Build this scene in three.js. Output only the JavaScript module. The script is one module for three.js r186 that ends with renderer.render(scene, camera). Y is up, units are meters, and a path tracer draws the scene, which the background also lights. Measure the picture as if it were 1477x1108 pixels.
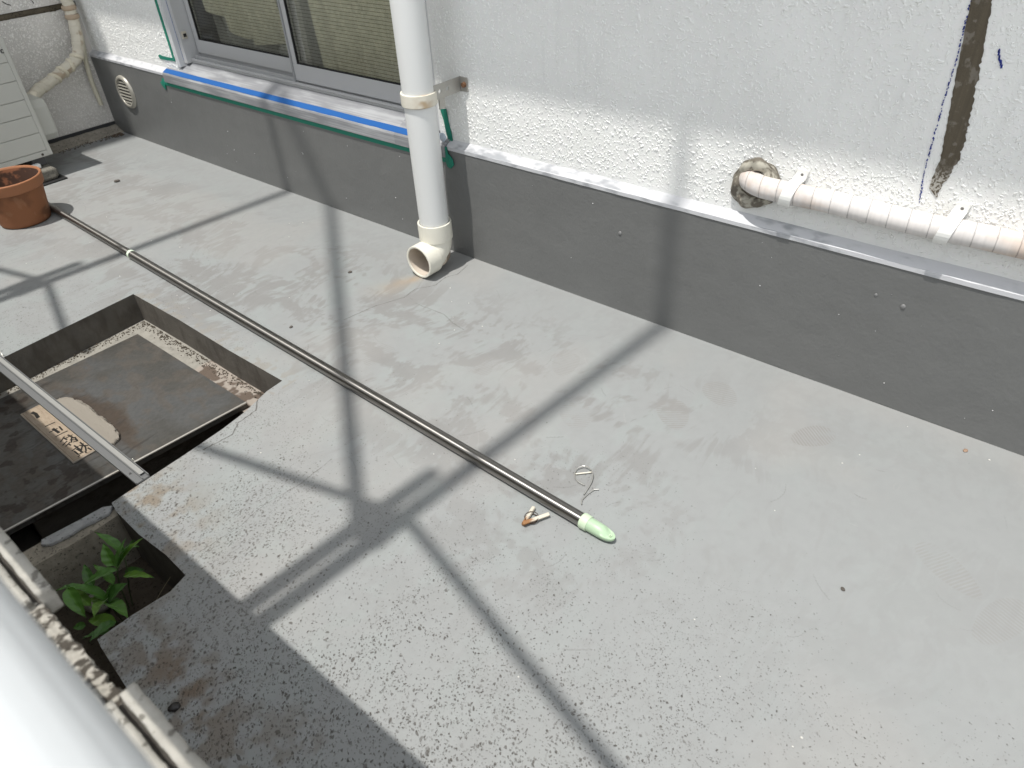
import * as THREE from 'three';
import { RoundedBoxGeometry } from 'three/addons/geometries/RoundedBoxGeometry.js';
import { mergeGeometries, mergeVertices, toCreasedNormals } from 'three/addons/utils/BufferGeometryUtils.js';
import { FontLoader } from 'three/addons/loaders/FontLoader.js';
import { TextGeometry } from 'three/addons/geometries/TextGeometry.js';

// ------------------------------------------------------------------ camera, sky, sun, exposure
const scene = new THREE.Scene();
const camera = new THREE.PerspectiveCamera(55.24, 1024 / 768, 0.02, 200);
camera.position.set(0, 1.25, 1.71);
camera.up.set(-0.358, 0.791, -0.495);
camera.lookAt(-0.528, 1.25 - 0.609, 1.71 - 0.592);
camera.focus = 1.9;
camera.userData.fStop = 8;
scene.add(camera);

const renderer = new THREE.WebGLRenderer({ antialias: true });
renderer.setSize(1024, 768);
renderer.toneMapping = THREE.LinearToneMapping;
renderer.toneMappingExposure = 1.27;
renderer.shadowMap.enabled = true;

const SUN = new THREE.Vector3(-0.07, 3.3, 1).normalize();
{ // hazy summer sky
  const w = 256, h = 128, d = new Float32Array(w * h * 4);
  for (let j = 0; j < h; j++) for (let i = 0; i < w; i++) {
    const el = ((j + 0.5) / h - 0.5) * Math.PI;           // row 0 is the lowest
    const s = Math.max(0, Math.sin(el));
    const t = Math.pow(1 - s, 2.2);
    const k = 0.95;
    const o = (j * w + i) * 4;
    d[o] = k * (0.92 + 0.13 * t); d[o + 1] = k * (0.97 + 0.09 * t); d[o + 2] = k * (1.05 + 0.0 * t); d[o + 3] = 1;
  }
  const sky = new THREE.DataTexture(d, w, h, THREE.RGBAFormat, THREE.FloatType);
  sky.mapping = THREE.EquirectangularReflectionMapping;
  sky.minFilter = sky.magFilter = THREE.LinearFilter;
  sky.needsUpdate = true;
  scene.background = sky;
  scene.environment = sky;
  scene.backgroundIntensity = 1.14;
  scene.environmentIntensity = 1.14;
}
const sun = new THREE.DirectionalLight(new THREE.Color(1, 0.965, 0.91), 3.25);
sun.position.copy(SUN).multiplyScalar(20).add(new THREE.Vector3(-1.5, 0, 0.8));
sun.target.position.set(-1.5, 0, 0.8);
sun.castShadow = true;
sun.shadow.radius = 1.1;
sun.shadow.mapSize.set(4096, 4096);
Object.assign(sun.shadow.camera, { left: -4, right: 4, top: 4, bottom: -4, near: 1, far: 40 });
scene.add(sun, sun.target);

// ------------------------------------------------------------------ helpers
let seed = 7;
const rnd = () => { seed = (seed + 0x6D2B79F5) | 0; let t = Math.imul(seed ^ (seed >>> 15), 1 | seed); t = (t + Math.imul(t ^ (t >>> 7), 61 | t)) ^ t; return ((t ^ (t >>> 14)) >>> 0) / 4294967296; };
const rr = (a, b) => a + (b - a) * rnd();
const hash = (x, y) => { let h = Math.imul(x, 374761393) + Math.imul(y, 668265263) | 0; h = Math.imul(h ^ (h >>> 13), 1274126177); return ((h ^ (h >>> 16)) >>> 0) / 4294967296; };
const vn = (x, y) => { const xi = Math.floor(x), yi = Math.floor(y); let u = x - xi, v = y - yi; u = u * u * (3 - 2 * u); v = v * v * (3 - 2 * v);
  const a = hash(xi, yi), b = hash(xi + 1, yi), c = hash(xi, yi + 1), d = hash(xi + 1, yi + 1); return a + (b - a) * u + (c - a) * v + (a - b - c + d) * u * v; };
const fbm = (x, y, n = 4) => { let s = 0, a = 0.5, t = 0; for (let i = 0; i < n; i++) { s += a * vn(x, y); t += a; x = x * 2.03 + 17.3; y = y * 2.03 + 5.1; a *= 0.5; } return s / t; };
const ss = (a, b, x) => { const t = Math.min(1, Math.max(0, (x - a) / (b - a))); return t * t * (3 - 2 * t); };
const mix = (a, b, t) => a + (b - a) * t;
const mix3 = (a, b, t) => [mix(a[0], b[0], t), mix(a[1], b[1], t), mix(a[2], b[2], t)];
const enc = x => { x = Math.min(1, Math.max(0, x)); return Math.round(255 * (x <= 0.0031308 ? 12.92 * x : 1.055 * Math.pow(x, 1 / 2.4) - 0.055)); };
const ENC = new Uint8Array(4097); for (let i = 0; i <= 4096; i++) ENC[i] = enc(i / 4096);
const e8 = x => ENC[x <= 0 ? 0 : x >= 1 ? 4096 : (x * 4096) | 0];
function dataTex(px, w, h, srgb, wrap = true) {
  const t = new THREE.DataTexture(px, w, h, THREE.RGBAFormat, THREE.UnsignedByteType);
  t.magFilter = THREE.LinearFilter; t.minFilter = THREE.LinearMipmapLinearFilter; t.generateMipmaps = true;
  if (wrap) t.wrapS = t.wrapT = THREE.RepeatWrapping;
  if (srgb) t.colorSpace = THREE.SRGBColorSpace;
  t.needsUpdate = true; return t;
}
// fn(u, v) -> [r, g, b] linear
function colorTex(w, h, fn, wrap) { const p = new Uint8Array(w * h * 4); let o = 0; for (let j = 0; j < h; j++) for (let i = 0; i < w; i++) { const c = fn((i + 0.5) / w, (j + 0.5) / h); p[o++] = e8(c[0]); p[o++] = e8(c[1]); p[o++] = e8(c[2]); p[o++] = 255; } return dataTex(p, w, h, true, wrap); }
function grayTex(w, h, fn, wrap) { const p = new Uint8Array(w * h * 4); let o = 0; for (let j = 0; j < h; j++) for (let i = 0; i < w; i++) { const c = Math.max(0, Math.min(255, Math.round(255 * fn((i + 0.5) / w, (j + 0.5) / h)))); p[o++] = c; p[o++] = c; p[o++] = c; p[o++] = 255; } return dataTex(p, w, h, false, wrap); }
function bufTex(f, w, h, wrap) { const p = new Uint8Array(w * h * 4); for (let i = 0; i < w * h; i++) { const c = Math.max(0, Math.min(255, Math.round(255 * f[i]))); p[i * 4] = p[i * 4 + 1] = p[i * 4 + 2] = c; p[i * 4 + 3] = 255; } return dataTex(p, w, h, false, wrap); }
const lin = (r, g, b) => new THREE.Color().setRGB(r, g, b);
const mat = (r, g, b, o = {}) => new THREE.MeshStandardMaterial({ color: lin(r, g, b), roughness: 0.6, metalness: 0, ...o });
const phys = (r, g, b, o = {}) => new THREE.MeshPhysicalMaterial({ color: lin(r, g, b), roughness: 0.5, metalness: 0, ...o });

const used = {};
const numbered = n => { const k = used[n] = (used[n] ?? -1) + 1; return k ? `${n}_${String(k).padStart(3, '0')}` : n; };
function M(name, geo, material, parent) { const m = new THREE.Mesh(geo, material); m.name = name; m.castShadow = m.receiveShadow = true; if (parent) parent.add(m); return m; }
function top(o, label, category, group) { o.name = numbered(o.name); o.userData = { label, category }; if (group) o.userData.group = group; scene.add(o); return o; }
function struct(o) { o.name = numbered(o.name); o.userData.kind = 'structure'; scene.add(o); return o; }
function G(name, x = 0, y = 0, z = 0) { const g = new THREE.Group(); g.name = name; g.position.set(x, y, z); return g; }
const V = (x, y, z) => new THREE.Vector3(x, y, z);
const at = (g, x, y, z) => (g.translate(x, y, z), g);
const box = (x0, x1, y0, y1, z0, z1) => at(new THREE.BoxGeometry(x1 - x0, y1 - y0, z1 - z0), (x0 + x1) / 2, (y0 + y1) / 2, (z0 + z1) / 2);
const rbox = (x0, x1, y0, y1, z0, z1, r = 0.003, s = 2) => at(new RoundedBoxGeometry(x1 - x0, y1 - y0, z1 - z0, s, r), (x0 + x1) / 2, (y0 + y1) / 2, (z0 + z1) / 2);
const tube = (pts, r, seg = 40, rad = 14, closed = false) => new THREE.TubeGeometry(new THREE.CatmullRomCurve3(pts.map(p => V(...p)), closed), seg, r, rad, closed);
function rod(a, b, r, rad = 20) { const A = V(...a), B = V(...b), d = B.clone().sub(A); const g = new THREE.CylinderGeometry(r, r, d.length(), rad); g.applyQuaternion(new THREE.Quaternion().setFromUnitVectors(V(0, 1, 0), d.clone().normalize())); const c = A.add(B).multiplyScalar(0.5); return at(g, c.x, c.y, c.z); }
// box-projected uv in metres / scale
function planar(geo, scale = 1) {
  const g = geo.index ? geo.toNonIndexed() : geo; const p = g.attributes.position, uv = new Float32Array(p.count * 2); const a = V(), b = V(), c = V();
  for (let i = 0; i < p.count; i += 3) { a.fromBufferAttribute(p, i); b.fromBufferAttribute(p, i + 1); c.fromBufferAttribute(p, i + 2); const n = b.clone().sub(a).cross(c.clone().sub(a)); const ax = Math.abs(n.x), ay = Math.abs(n.y), az = Math.abs(n.z);
    [a, b, c].forEach((q, k) => { const [u, v] = az >= ax && az >= ay ? [q.x, q.y] : ax >= ay ? [q.z, q.y] : [q.x, q.z]; uv[(i + k) * 2] = u / scale; uv[(i + k) * 2 + 1] = v / scale; }); }
  g.setAttribute('uv', new THREE.BufferAttribute(uv, 2)); if (!geo.attributes.normal || geo.index === null) g.computeVertexNormals(); return g;
}
// prism along x from a z-y profile
function profileX(pts, x0, x1, bevel = 0) { const s = new THREE.Shape(pts.map(([z, y]) => new THREE.Vector2(z, y))); const g = new THREE.ExtrudeGeometry(s, { depth: x1 - x0, bevelEnabled: bevel > 0, bevelSize: bevel, bevelThickness: bevel, bevelSegments: 2, steps: 1 });
  g.applyMatrix4(new THREE.Matrix4().makeBasis(V(0, 0, 1), V(0, 1, 0), V(1, 0, 0))); // z-axis of extrude -> x
  const p = g.attributes.position; void p; g.translate(x0, 0, 0);
  // basis (x->z, y->y, z->x) mirrors: flip the winding
  const q = g.index ? g.toNonIndexed() : g; const P = q.attributes.position.array; for (let i = 0; i < P.length; i += 9) for (let k = 0; k < 3; k++) { const t = P[i + 3 + k]; P[i + 3 + k] = P[i + 6 + k]; P[i + 6 + k] = t; }
  q.computeVertexNormals(); return q; }
// horizontal slab from an x-z outline between y0 and y1
function slabXZ(pts, y0, y1) { const s = new THREE.Shape(pts.map(([x, z]) => new THREE.Vector2(x, -z))); const g = new THREE.ExtrudeGeometry(s, { depth: y1 - y0, bevelEnabled: false }); g.rotateX(-Math.PI / 2); g.translate(0, y0, 0); return g; }
// flat x-y outline lying on the wall, between z0 and z1
function slabXY(pts, z0, z1, holes = []) { const s = new THREE.Shape(pts.map(([x, y]) => new THREE.Vector2(x, y))); for (const h of holes) s.holes.push(new THREE.Path(h.map(([x, y]) => new THREE.Vector2(x, y)))); const g = new THREE.ExtrudeGeometry(s, { depth: z1 - z0, bevelEnabled: false }); g.translate(0, 0, z0); return g; }
function jitter(geo, amp, freq, sx = 0) { const g = mergeVertices(geo.deleteAttribute('uv') && (geo.deleteAttribute('normal'), geo)); const p = g.attributes.position; for (let i = 0; i < p.count; i++) { const x = p.getX(i) * freq + sx, y = p.getY(i) * freq, z = p.getZ(i) * freq; p.setXYZ(i, p.getX(i) + amp * (fbm(y + 9, z, 3) - 0.5) * 2, p.getY(i) + amp * (fbm(x, z + 31, 3) - 0.5) * 2, p.getZ(i) + amp * (fbm(x + 50, y, 3) - 0.5) * 2); } g.computeVertexNormals(); return g; }
function fineBox(x0, x1, y0, y1, z0, z1, n) { const L = [x1 - x0, y1 - y0, z1 - z0], s = L.map(l => Math.max(1, Math.round(l / n))); return at(new THREE.BoxGeometry(...L, ...s), (x0 + x1) / 2, (y0 + y1) / 2, (z0 + z1) / 2); }
// thrown spatter on the stucco: tiny flattened dabs, countless, one instanced part. place(i) -> [point, unit normal axis 'z' or 'x']
function spatter(n, material, parent, place, size) {
  const g = new THREE.IcosahedronGeometry(1, 1); const im = new THREE.InstancedMesh(g, material, n); im.name = 'spatter'; im.userData.kind = 'stuff'; const m = new THREE.Matrix4(), q = new THREE.Quaternion(), e = new THREE.Euler();
  for (let i = 0; i < n; i++) { const [x, y, z, ax] = place(); const [L, W, H] = size(); const a = rnd() * 6.283; if (ax === 'z') { e.set(rr(-0.2, 0.2), rr(-0.2, 0.2), a); q.setFromEuler(e); m.compose(V(x, y, z), q, V(L, W, H)); } else { e.set(a, rr(-0.2, 0.2), rr(-0.2, 0.2)); q.setFromEuler(e); m.compose(V(x, y, z), q, V(H, W, L)); } im.setMatrixAt(i, m); }
  im.castShadow = im.receiveShadow = true; parent.add(im); return im;
}
const log = t => console.log(t);

// ------------------------------------------------------------------ shared textures
// stucco: thrown spatter, short ridges and blobs on a finely sanded ground (one tile = 1.3 m)
const STW = 2048, STM = 1.3;
const stuccoBump = (() => {
  const f = new Float32Array(STW * STW);
  for (let j = 0; j < STW; j++) for (let i = 0; i < STW; i++) { const n = hash(i, j); f[j * STW + i] = 0.16 + 0.035 * (n - 0.5); }
  const k = STW / STM;
  for (let n = 0; n < 60000; n++) { const x = (rnd() * STW) | 0, y = (rnd() * STW) | 0, r = rr(1, 2.6), v = rr(0.1, 0.45); const R = Math.ceil(r); for (let dy = -R; dy <= R; dy++) for (let dx = -R; dx <= R; dx++) { const q = (dx * dx + dy * dy) / (r * r); if (q > 1) continue; const o = ((y + dy + STW) % STW) * STW + (x + dx + STW) % STW; f[o] = Math.max(f[o], 0.16 + v * (1 - q)); } }
  return bufTex(f, STW, STW);
})();
log('stucco');
const wallTone = colorTex(1024, 512, (u, v) => { const n = fbm(u * 30, v * 14, 4), m = fbm(u * 7 + 4, v * 3, 3), s = fbm(u * 160, v * 8 + 3, 3); const k = 0.92 + 0.08 * n - 0.05 * ss(0.55, 0.8, m) - 0.035 * ss(0.6, 0.85, s); return [0.845 * k, 0.85 * k, 0.83 * k]; });
wallTone.repeat.set(1 / 4, 1 / 2);
const stB = stuccoBump.clone(); stB.repeat.set(1 / STM, 1 / STM);
const stuccoM = mat(1, 1, 1, { map: wallTone, bumpMap: stB, bumpScale: 0.0026, roughness: 0.85 });
const stB2 = stuccoBump.clone(); stB2.repeat.set(1 / 1.7, 1 / 1.7);
const farTone = colorTex(512, 512, (u, v) => { const n = fbm(u * 22, v * 22, 4), m = fbm(u * 5 + 4, v * 6, 4); const k = 0.8 + 0.3 * n; return mix3([0.64 * k, 0.62 * k, 0.585 * k], [0.53, 0.505, 0.47], ss(0.5, 0.78, m)); });
farTone.repeat.set(0.5, 0.5);
const farM = mat(1, 1, 1, { map: farTone, bumpMap: stB2, bumpScale: 0.002, roughness: 0.9 });

const concBump = grayTex(1024, 1024, (u, v) => 0.5 * fbm(u * 24, v * 24, 5) + 0.5 * hash((u * 1024) | 0, (v * 1024) | 0) * 0.5);
const concMap = colorTex(1024, 1024, (u, v) => { const n = fbm(u * 16, v * 16, 5), m = fbm(u * 90, v * 90, 2), p = fbm(u * 40 + 7, v * 40, 3); const k = 0.72 + 0.5 * n - 0.1 * m; const c = [0.40 * k, 0.375 * k, 0.33 * k]; return mix3(c, [0.09, 0.08, 0.065], 0.75 * ss(0.66, 0.76, p)); });
const concM = (s, r, g, b, o = {}) => { const a = concMap.clone(), c = concBump.clone(); a.repeat.set(s, s); c.repeat.set(s, s); return mat(r, g, b, { map: a, bumpMap: c, bumpScale: 0.002, roughness: 0.95, ...o }); };
const copingM = concM(3.5, 0.92, 0.94, 0.95, { bumpScale: 0.0016 });
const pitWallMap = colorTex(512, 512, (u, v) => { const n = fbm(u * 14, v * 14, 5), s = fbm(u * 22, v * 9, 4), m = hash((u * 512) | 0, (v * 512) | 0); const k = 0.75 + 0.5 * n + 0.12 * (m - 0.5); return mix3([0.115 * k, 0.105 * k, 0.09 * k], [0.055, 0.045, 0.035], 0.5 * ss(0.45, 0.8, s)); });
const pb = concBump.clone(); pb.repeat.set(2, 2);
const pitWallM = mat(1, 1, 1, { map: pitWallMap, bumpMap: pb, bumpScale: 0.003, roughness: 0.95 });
log('concrete');

// ------------------------------------------------------------------ painted floor
const SPECK = [];   // [x, z, length, width, angle, strength]
{
  const dens = (x, z) => {
    const n = fbm(x * 3.1 + 40, z * 3.1, 3), n2 = fbm(x * 9 + 3, z * 9, 2);
    let d = ss(0.55, 1.15, z + 0.6 * (n - 0.5)) * (0.25 + 0.75 * ss(0.32, 0.62, n2));
    d *= 1 - 0.25 * ss(-0.35, 0.25, x);
    if (x < -2.45) d *= 0.4;
    d += 0.9 * ss(1.3, 1.42, z) * ss(-1.75, -1.5, x) * (0.4 + 0.6 * n2);
    return Math.min(1, d);
  };
  for (let n = 0; n < 560000; n++) {
    const x = rr(-4.2, 0.5), z = rr(0.0, 1.64); const d = dens(x, z);
    if (rnd() > d * 0.62 + 0.0007) continue;
    const big = rnd(); const near = 0.7 + 0.75 * ss(0.8, 1.45, z) ; const L = near * (big > 0.992 ? rr(3.2, 5.2) : big > 0.78 ? rr(1.8, 3.2) : rr(0.7, 1.8)) * 0.001;
    SPECK.push([x, z, L, L * rr(0.3, 0.65), rnd() < 0.6 ? rr(0.2, 1.2) : rnd() * 3.14, Math.pow(rnd(), 1.3) * 0.8 + 0.15]);
  }
}
log('specks ' + SPECK.length);
// hairline cracks and scratches: polylines on the floor
const CRACKS = [
  [[[-1.655, 0.05], [-1.64, 0.12], [-1.66, 0.16], [-1.65, 0.22], [-1.69, 0.28], [-1.68, 0.34], [-1.72, 0.43], [-1.74, 0.55]], 0.0011, 0.6],
  [[[-1.62, 0.345], [-1.5, 0.34], [-1.44, 0.36], [-1.38, 0.37]], 0.001, 0.45],
  [[[-1.26, 1.395], [-1.25, 1.28], [-1.262, 1.2], [-1.248, 1.1], [-1.255, 1.0]], 0.0008, 0.45],
  [[[-1.64, 0.95], [-1.58, 1.0], [-1.575, 1.06], [-1.545, 1.1], [-1.555, 1.18]], 0.0016, 0.75],
];
for (let n = 0; n < 240; n++) { const x = rr(-3.8, 0.1), z = rr(0.1, 1.3), a = rnd() * 3.14, L = rr(0.015, 0.075), b = rr(-0.6, 0.6), pts = []; for (let k = 0; k < 5; k++) pts.push([x + Math.cos(a + b * k / 4) * L * k / 4, z + Math.sin(a + b * k / 4) * L * k / 4]); CRACKS.push([pts, rr(0.0008, 0.0022), rr(0.04, 0.14), rnd() < 0.5]); }
// boot prints [x, z, length, width, angle, strength]
const PRINTS = [[-0.66, 0.345, 0.13, 0.085, 0.9, 0.75], [-0.60, 0.20, 0.12, 0.085, 0.6, 0.55], [-0.34, 0.22, 0.12, 0.075, 2.2, 0.85], [-0.86, 0.50, 0.12, 0.085, 0.8, 0.55], [-1.02, 0.33, 0.12, 0.08, 1.2, 0.5], [-1.22, 0.48, 0.12, 0.08, 0.4, 0.45], [0.03, 0.45, 0.16, 0.07, 0.5, 0.45], [0.14, 0.52, 0.16, 0.07, 1.9, 0.45], [-1.5, 0.62, 0.12, 0.08, 1.4, 0.4], [-2.1, 0.35, 0.13, 0.08, 0.2, 0.5], [-2.5, 0.5, 0.13, 0.08, 1.1, 0.5]];
function floorTile(x0, x1, z0, z1, w, h) {
  const rgb = new Float32Array(w * h * 3), bump = new Float32Array(w * h), rough = new Float32Array(w * h);
  const A = [0.268, 0.277, 0.276], pale = [0.275, 0.297, 0.292], scuff = [0.212, 0.209, 0.204], brown = [0.20, 0.165, 0.125], dark = [0.055, 0.047, 0.038];
  for (let j = 0; j < h; j++) for (let i = 0; i < w; i++) {
    const x = x0 + (i + 0.5) / w * (x1 - x0), z = z0 + (j + 0.5) / h * (z1 - z0);
    const wx = fbm(x * 3 + 11, z * 3, 3), wz = fbm(x * 3, z * 3 + 23, 3);
    const b1 = 0.62 * fbm(x * 9 + 1.5 * wx, z * 13 + 1.5 * wz, 5) + 0.38 * fbm(x * 70 + 14 * wx, z * 26 + 14 * wz, 3), b2 = fbm(x * 17 + 3 * wz, z * 12 + 3 * wx, 4), fine = hash(i + ((x0 * 100) | 0), j), fm = fbm(x * 55, z * 55, 2);
    const brush = ss(0.1, 0.35, z) * (1 - ss(-0.75, -0.1, x + 0.2 * z));
    let c = mix3(A, pale, 0.55 * ss(0.46, 0.66, b2) * (0.3 + 0.7 * brush));
    c = mix3(c, scuff, (0.18 + 0.72 * brush * (1 - ss(0.75, 1.1, z + 0.4 * (wx - 0.5)))) * (0.85 * ss(0.46, 0.6, b1)));
    c = mix3(c, [0.305, 0.299, 0.287], 0.4 * ss(0.45, 0.7, wx));
    let k = 1 + 0.06 * (fm - 0.5) + 0.035 * (fine - 0.5);
    // along the parapet: dirt with ragged outlines
    const n8 = fbm(x * 8 + 70, z * 8, 4), n30 = fbm(x * 34, z * 34 + 9, 3);
    const near = ss(0.16, 0.62, n8 * ss(1.36, 1.62, z + 0.16 * (n30 - 0.5)) * 1.2);
    c = mix3(c, [0.19, 0.175, 0.155], 0.6 * near * ss(0.35, 0.6, n30));
    const hx = (x + 1.50) / 0.20, hz = (z - 1.40) / 0.10; const hole = Math.exp(-(hx * hx + hz * hz)) * ss(0.36, 0.6, n8 * 0.5 + n30 * 0.5) ;
    c = mix3(c, brown, Math.min(0.9, 1.5 * hole));
    const gx = (x + 1.0) / 0.13, gz = (z - 1.57) / 0.05; const st = Math.exp(-(gx * gx + gz * gz)) * ss(0.4, 0.62, n8 * 0.4 + n30 * 0.6);
    c = mix3(c, [0.15, 0.105, 0.07], 0.9 * st);
    const px = (x + 0.55) / 0.3, pz = (z - 1.62) / 0.07; c = mix3(c, [0.14, 0.11, 0.075], 0.6 * Math.exp(-(px * px + pz * pz)) * ss(0.4, 0.6, n30));
    // rust run below the downpipe elbow
    const t = (z - 0.19) / 0.22; if (t > -0.15 && t < 1.2) { const cxr = -1.735 - 0.06 * t + 0.03 * (n8 - 0.5); const q = (x - cxr) / (0.018 + 0.045 * Math.max(0, t)); c = mix3(c, [0.36, 0.27, 0.18], 0.6 * Math.exp(-q * q) * ss(1.2, 0.1, t) * ss(-0.15, 0.1, t) * (0.5 + 0.8 * n30)); }
    // pit rim
    if (x < -1.6 && x > -2.55 && z < 0.93) { c = mix3(c, [0.25, 0.235, 0.21], 0.7 * ss(0.78, 0.874, z) * ss(0.5, 0.62, n30)); }
    for (const P of PRINTS) { const dx = x - P[0], dz = z - P[1]; if (dx * dx + dz * dz > 0.02) continue; const ca = Math.cos(P[4]), sa = Math.sin(P[4]); const u = (dx * ca + dz * sa) / (P[2] / 2), v = (-dx * sa + dz * ca) / (P[3] / 2); const q = u * u + v * v * (1 + 0.35 * u); if (q < 1) { const tread = 0.5 + 0.5 * Math.sin(u * P[2] * 0.5 / 0.0075 * 6.28 + 1.3 * Math.sin(v * 2)); c = mix3(c, [0.235, 0.23, 0.222], 1.15 * P[5] * ss(1, 0.82, q) * ss(0.25, 0.7, tread * 0.75 + 0.35 * n30) * ss(0.25, 0.55, fm * 0.5 + n8 * 0.5)); } }
    const o = j * w + i;
    rgb[o * 3] = c[0] * k; rgb[o * 3 + 1] = c[1] * k; rgb[o * 3 + 2] = c[2] * k;
    bump[o] = 0.55 + 0.06 * (fm - 0.5) + 0.02 * (fine - 0.5) + 0.10 * (b2 - 0.5);
    rough[o] = 0.60 + 0.16 * (b1 - 0.5) + 0.1 * near + 0.06 * (fine - 0.5);
  }
  const kx = w / (x1 - x0), kz = h / (z1 - z0);
  const blob = (cx, cz, L, W, a, s, light) => {
    const R = Math.max(L, W) * 1.1, i0 = Math.max(0, Math.floor((cx - R - x0) * kx)), i1 = Math.min(w - 1, Math.ceil((cx + R - x0) * kx)), j0 = Math.max(0, Math.floor((cz - R - z0) * kz)), j1 = Math.min(h - 1, Math.ceil((cz + R - z0) * kz)); const ca = Math.cos(a), sa = Math.sin(a);
    for (let j = j0; j <= j1; j++) for (let i = i0; i <= i1; i++) { const dx = x0 + (i + 0.5) / kx - cx, dz = z0 + (j + 0.5) / kz - cz; const u = (dx * ca + dz * sa) / L, v = (-dx * sa + dz * ca) / W + 0.5 * u * u; const q = u * u + v * v; if (q > 1) continue; const g = s * ss(1, 0.35, q); const o = j * w + i; const d = light ? [0.36, 0.355, 0.34] : dark; for (let k = 0; k < 3; k++) rgb[o * 3 + k] = mix(rgb[o * 3 + k], d[k], g * 0.85); if (!light) bump[o] -= 0.4 * g; }
  };
  for (const s of SPECK) if (s[0] > x0 - 0.01 && s[0] < x1 + 0.01) blob(s[0], s[1], s[2], s[3], s[4], s[5]);
  for (const [pts, r, s, light] of CRACKS) for (let k = 0; k + 1 < pts.length; k++) { const [ax, az] = pts[k], [bx, bz] = pts[k + 1]; const L = Math.hypot(bx - ax, bz - az), n = Math.ceil(L / (r * 0.9)); for (let m = 0; m <= n; m++) { const t = m / n; const x = mix(ax, bx, t) + 0.004 * (fbm(ax * 9 + t * 6, az * 50, 2) - 0.5), z = mix(az, bz, t) + 0.004 * (fbm(t * 6 + az * 7, ax * 50 + 5, 2) - 0.5); if (x > x0 - 0.01 && x < x1 + 0.01) blob(x, z, r * 1.2, r * 1.2, 0, s * (0.5 + 0.5 * vn(t * 9 + ax * 30, k)), light); } }
  const p = new Uint8Array(w * h * 4); for (let o = 0; o < w * h; o++) { p[o * 4] = e8(rgb[o * 3]); p[o * 4 + 1] = e8(rgb[o * 3 + 1]); p[o * 4 + 2] = e8(rgb[o * 3 + 2]); p[o * 4 + 3] = 255; }
  return mat(1, 1, 1, { map: dataTex(p, w, h, true, false), bumpMap: bufTex(bump, w, h, false), bumpScale: 0.0035, roughnessMap: bufTex(rough, w, h, false), roughness: 1 });
}
const floor = G('floor');
function floorPiece(pts, x0, x1, z0, z1, w, h) {
  const s = new THREE.Shape(pts.map(([x, z]) => new THREE.Vector2(x, -z))); const g = new THREE.ShapeGeometry(s); g.rotateX(-Math.PI / 2);
  const p = g.attributes.position, uv = g.attributes.uv; for (let i = 0; i < p.count; i++) uv.setXY(i, (p.getX(i) - x0) / (x1 - x0), (p.getZ(i) - z0) / (z1 - z0));
  M('floor_slab', g, floorTile(x0, x1, z0, z1, w, h), floor);
}
const PIT = [[-2.45, 1.64], [-2.46, 1.32], [-2.475, 1.1], [-2.491, 0.876], [-2.2, 0.872], [-1.9, 0.876], [-1.633, 0.873], [-1.628, 0.93], [-1.60, 1.02], [-1.587, 1.10], [-1.578, 1.22], [-1.572, 1.34], [-1.567, 1.42]];
const HOLE = [[-1.53, 1.427], [-1.42, 1.43], [-1.31, 1.423], [-1.225, 1.426], [-1.212, 1.47], [-1.222, 1.55], [-1.224, 1.622]];
floorPiece([[-4.34, 0], [-4.34, 1.64], ...PIT, ...HOLE, [-1.2, 1.626], [-1.07, 1.638], [-1.0, 1.64], [-1.0, 0]], -4.34, -1.0, 0, 1.64, 2048, 1024);
log('floor 1');
floorPiece([[-1.0, 0], [-1.0, 1.64], [0.5, 1.64], [0.5, 0]], -1.0, 0.5, 0, 1.64, 2048, 2048);
log('floor 2');
floorPiece([[0.5, 0], [0.5, 1.64], [1.6, 1.64], [1.6, 0]], 0.5, 1.6, 0, 1.64, 256, 256);
// slab edge round the openings and along the gap
const sideOf = (pts, y0, y1) => { const pos = []; for (let i = 0; i + 1 < pts.length; i++) { const [ax, az] = pts[i], [bx, bz] = pts[i + 1]; pos.push(ax, y0, az, bx, y0, bz, bx, y1, bz, ax, y0, az, bx, y1, bz, ax, y1, az); } const g = new THREE.BufferGeometry(); g.setAttribute('position', new THREE.Float32BufferAttribute(pos, 3)); g.computeVertexNormals(); return planar(g, 0.6); };
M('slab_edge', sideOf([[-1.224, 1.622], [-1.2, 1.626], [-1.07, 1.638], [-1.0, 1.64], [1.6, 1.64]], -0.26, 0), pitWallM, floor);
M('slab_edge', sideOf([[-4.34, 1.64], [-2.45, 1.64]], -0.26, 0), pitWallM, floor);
// a worn concrete strip left between the two openings, and the flake of paint on it
M('mortar_strip', planar(slabXZ([[-1.60, 1.64], [-1.588, 1.5], [-1.567, 1.42], [-1.53, 1.427], [-1.527, 1.5], [-1.535, 1.64]], -0.26, -0.012), 0.4), concM(2, 0.75, 0.72, 0.66), floor);
M('paint_flake', planar(jitter(new THREE.ExtrudeGeometry(new THREE.Shape([[-1.588, 1.575], [-1.58, 1.5], [-1.572, 1.44], [-1.558, 1.425], [-1.546, 1.44], [-1.55, 1.475], [-1.556, 1.5], [-1.553, 1.53], [-1.562, 1.57], [-1.575, 1.582]].map(([x, z]) => new THREE.Vector2(x, -z))), { depth: 0.007, bevelEnabled: true, bevelSize: 0.002, bevelThickness: 0.002, bevelSegments: 1 }).rotateX(-Math.PI / 2).translate(0, -0.01, 0), 0.002, 60), 0.4), concM(2, 0.85, 0.92, 1.05, { bumpScale: 0.001 }), floor);
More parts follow.
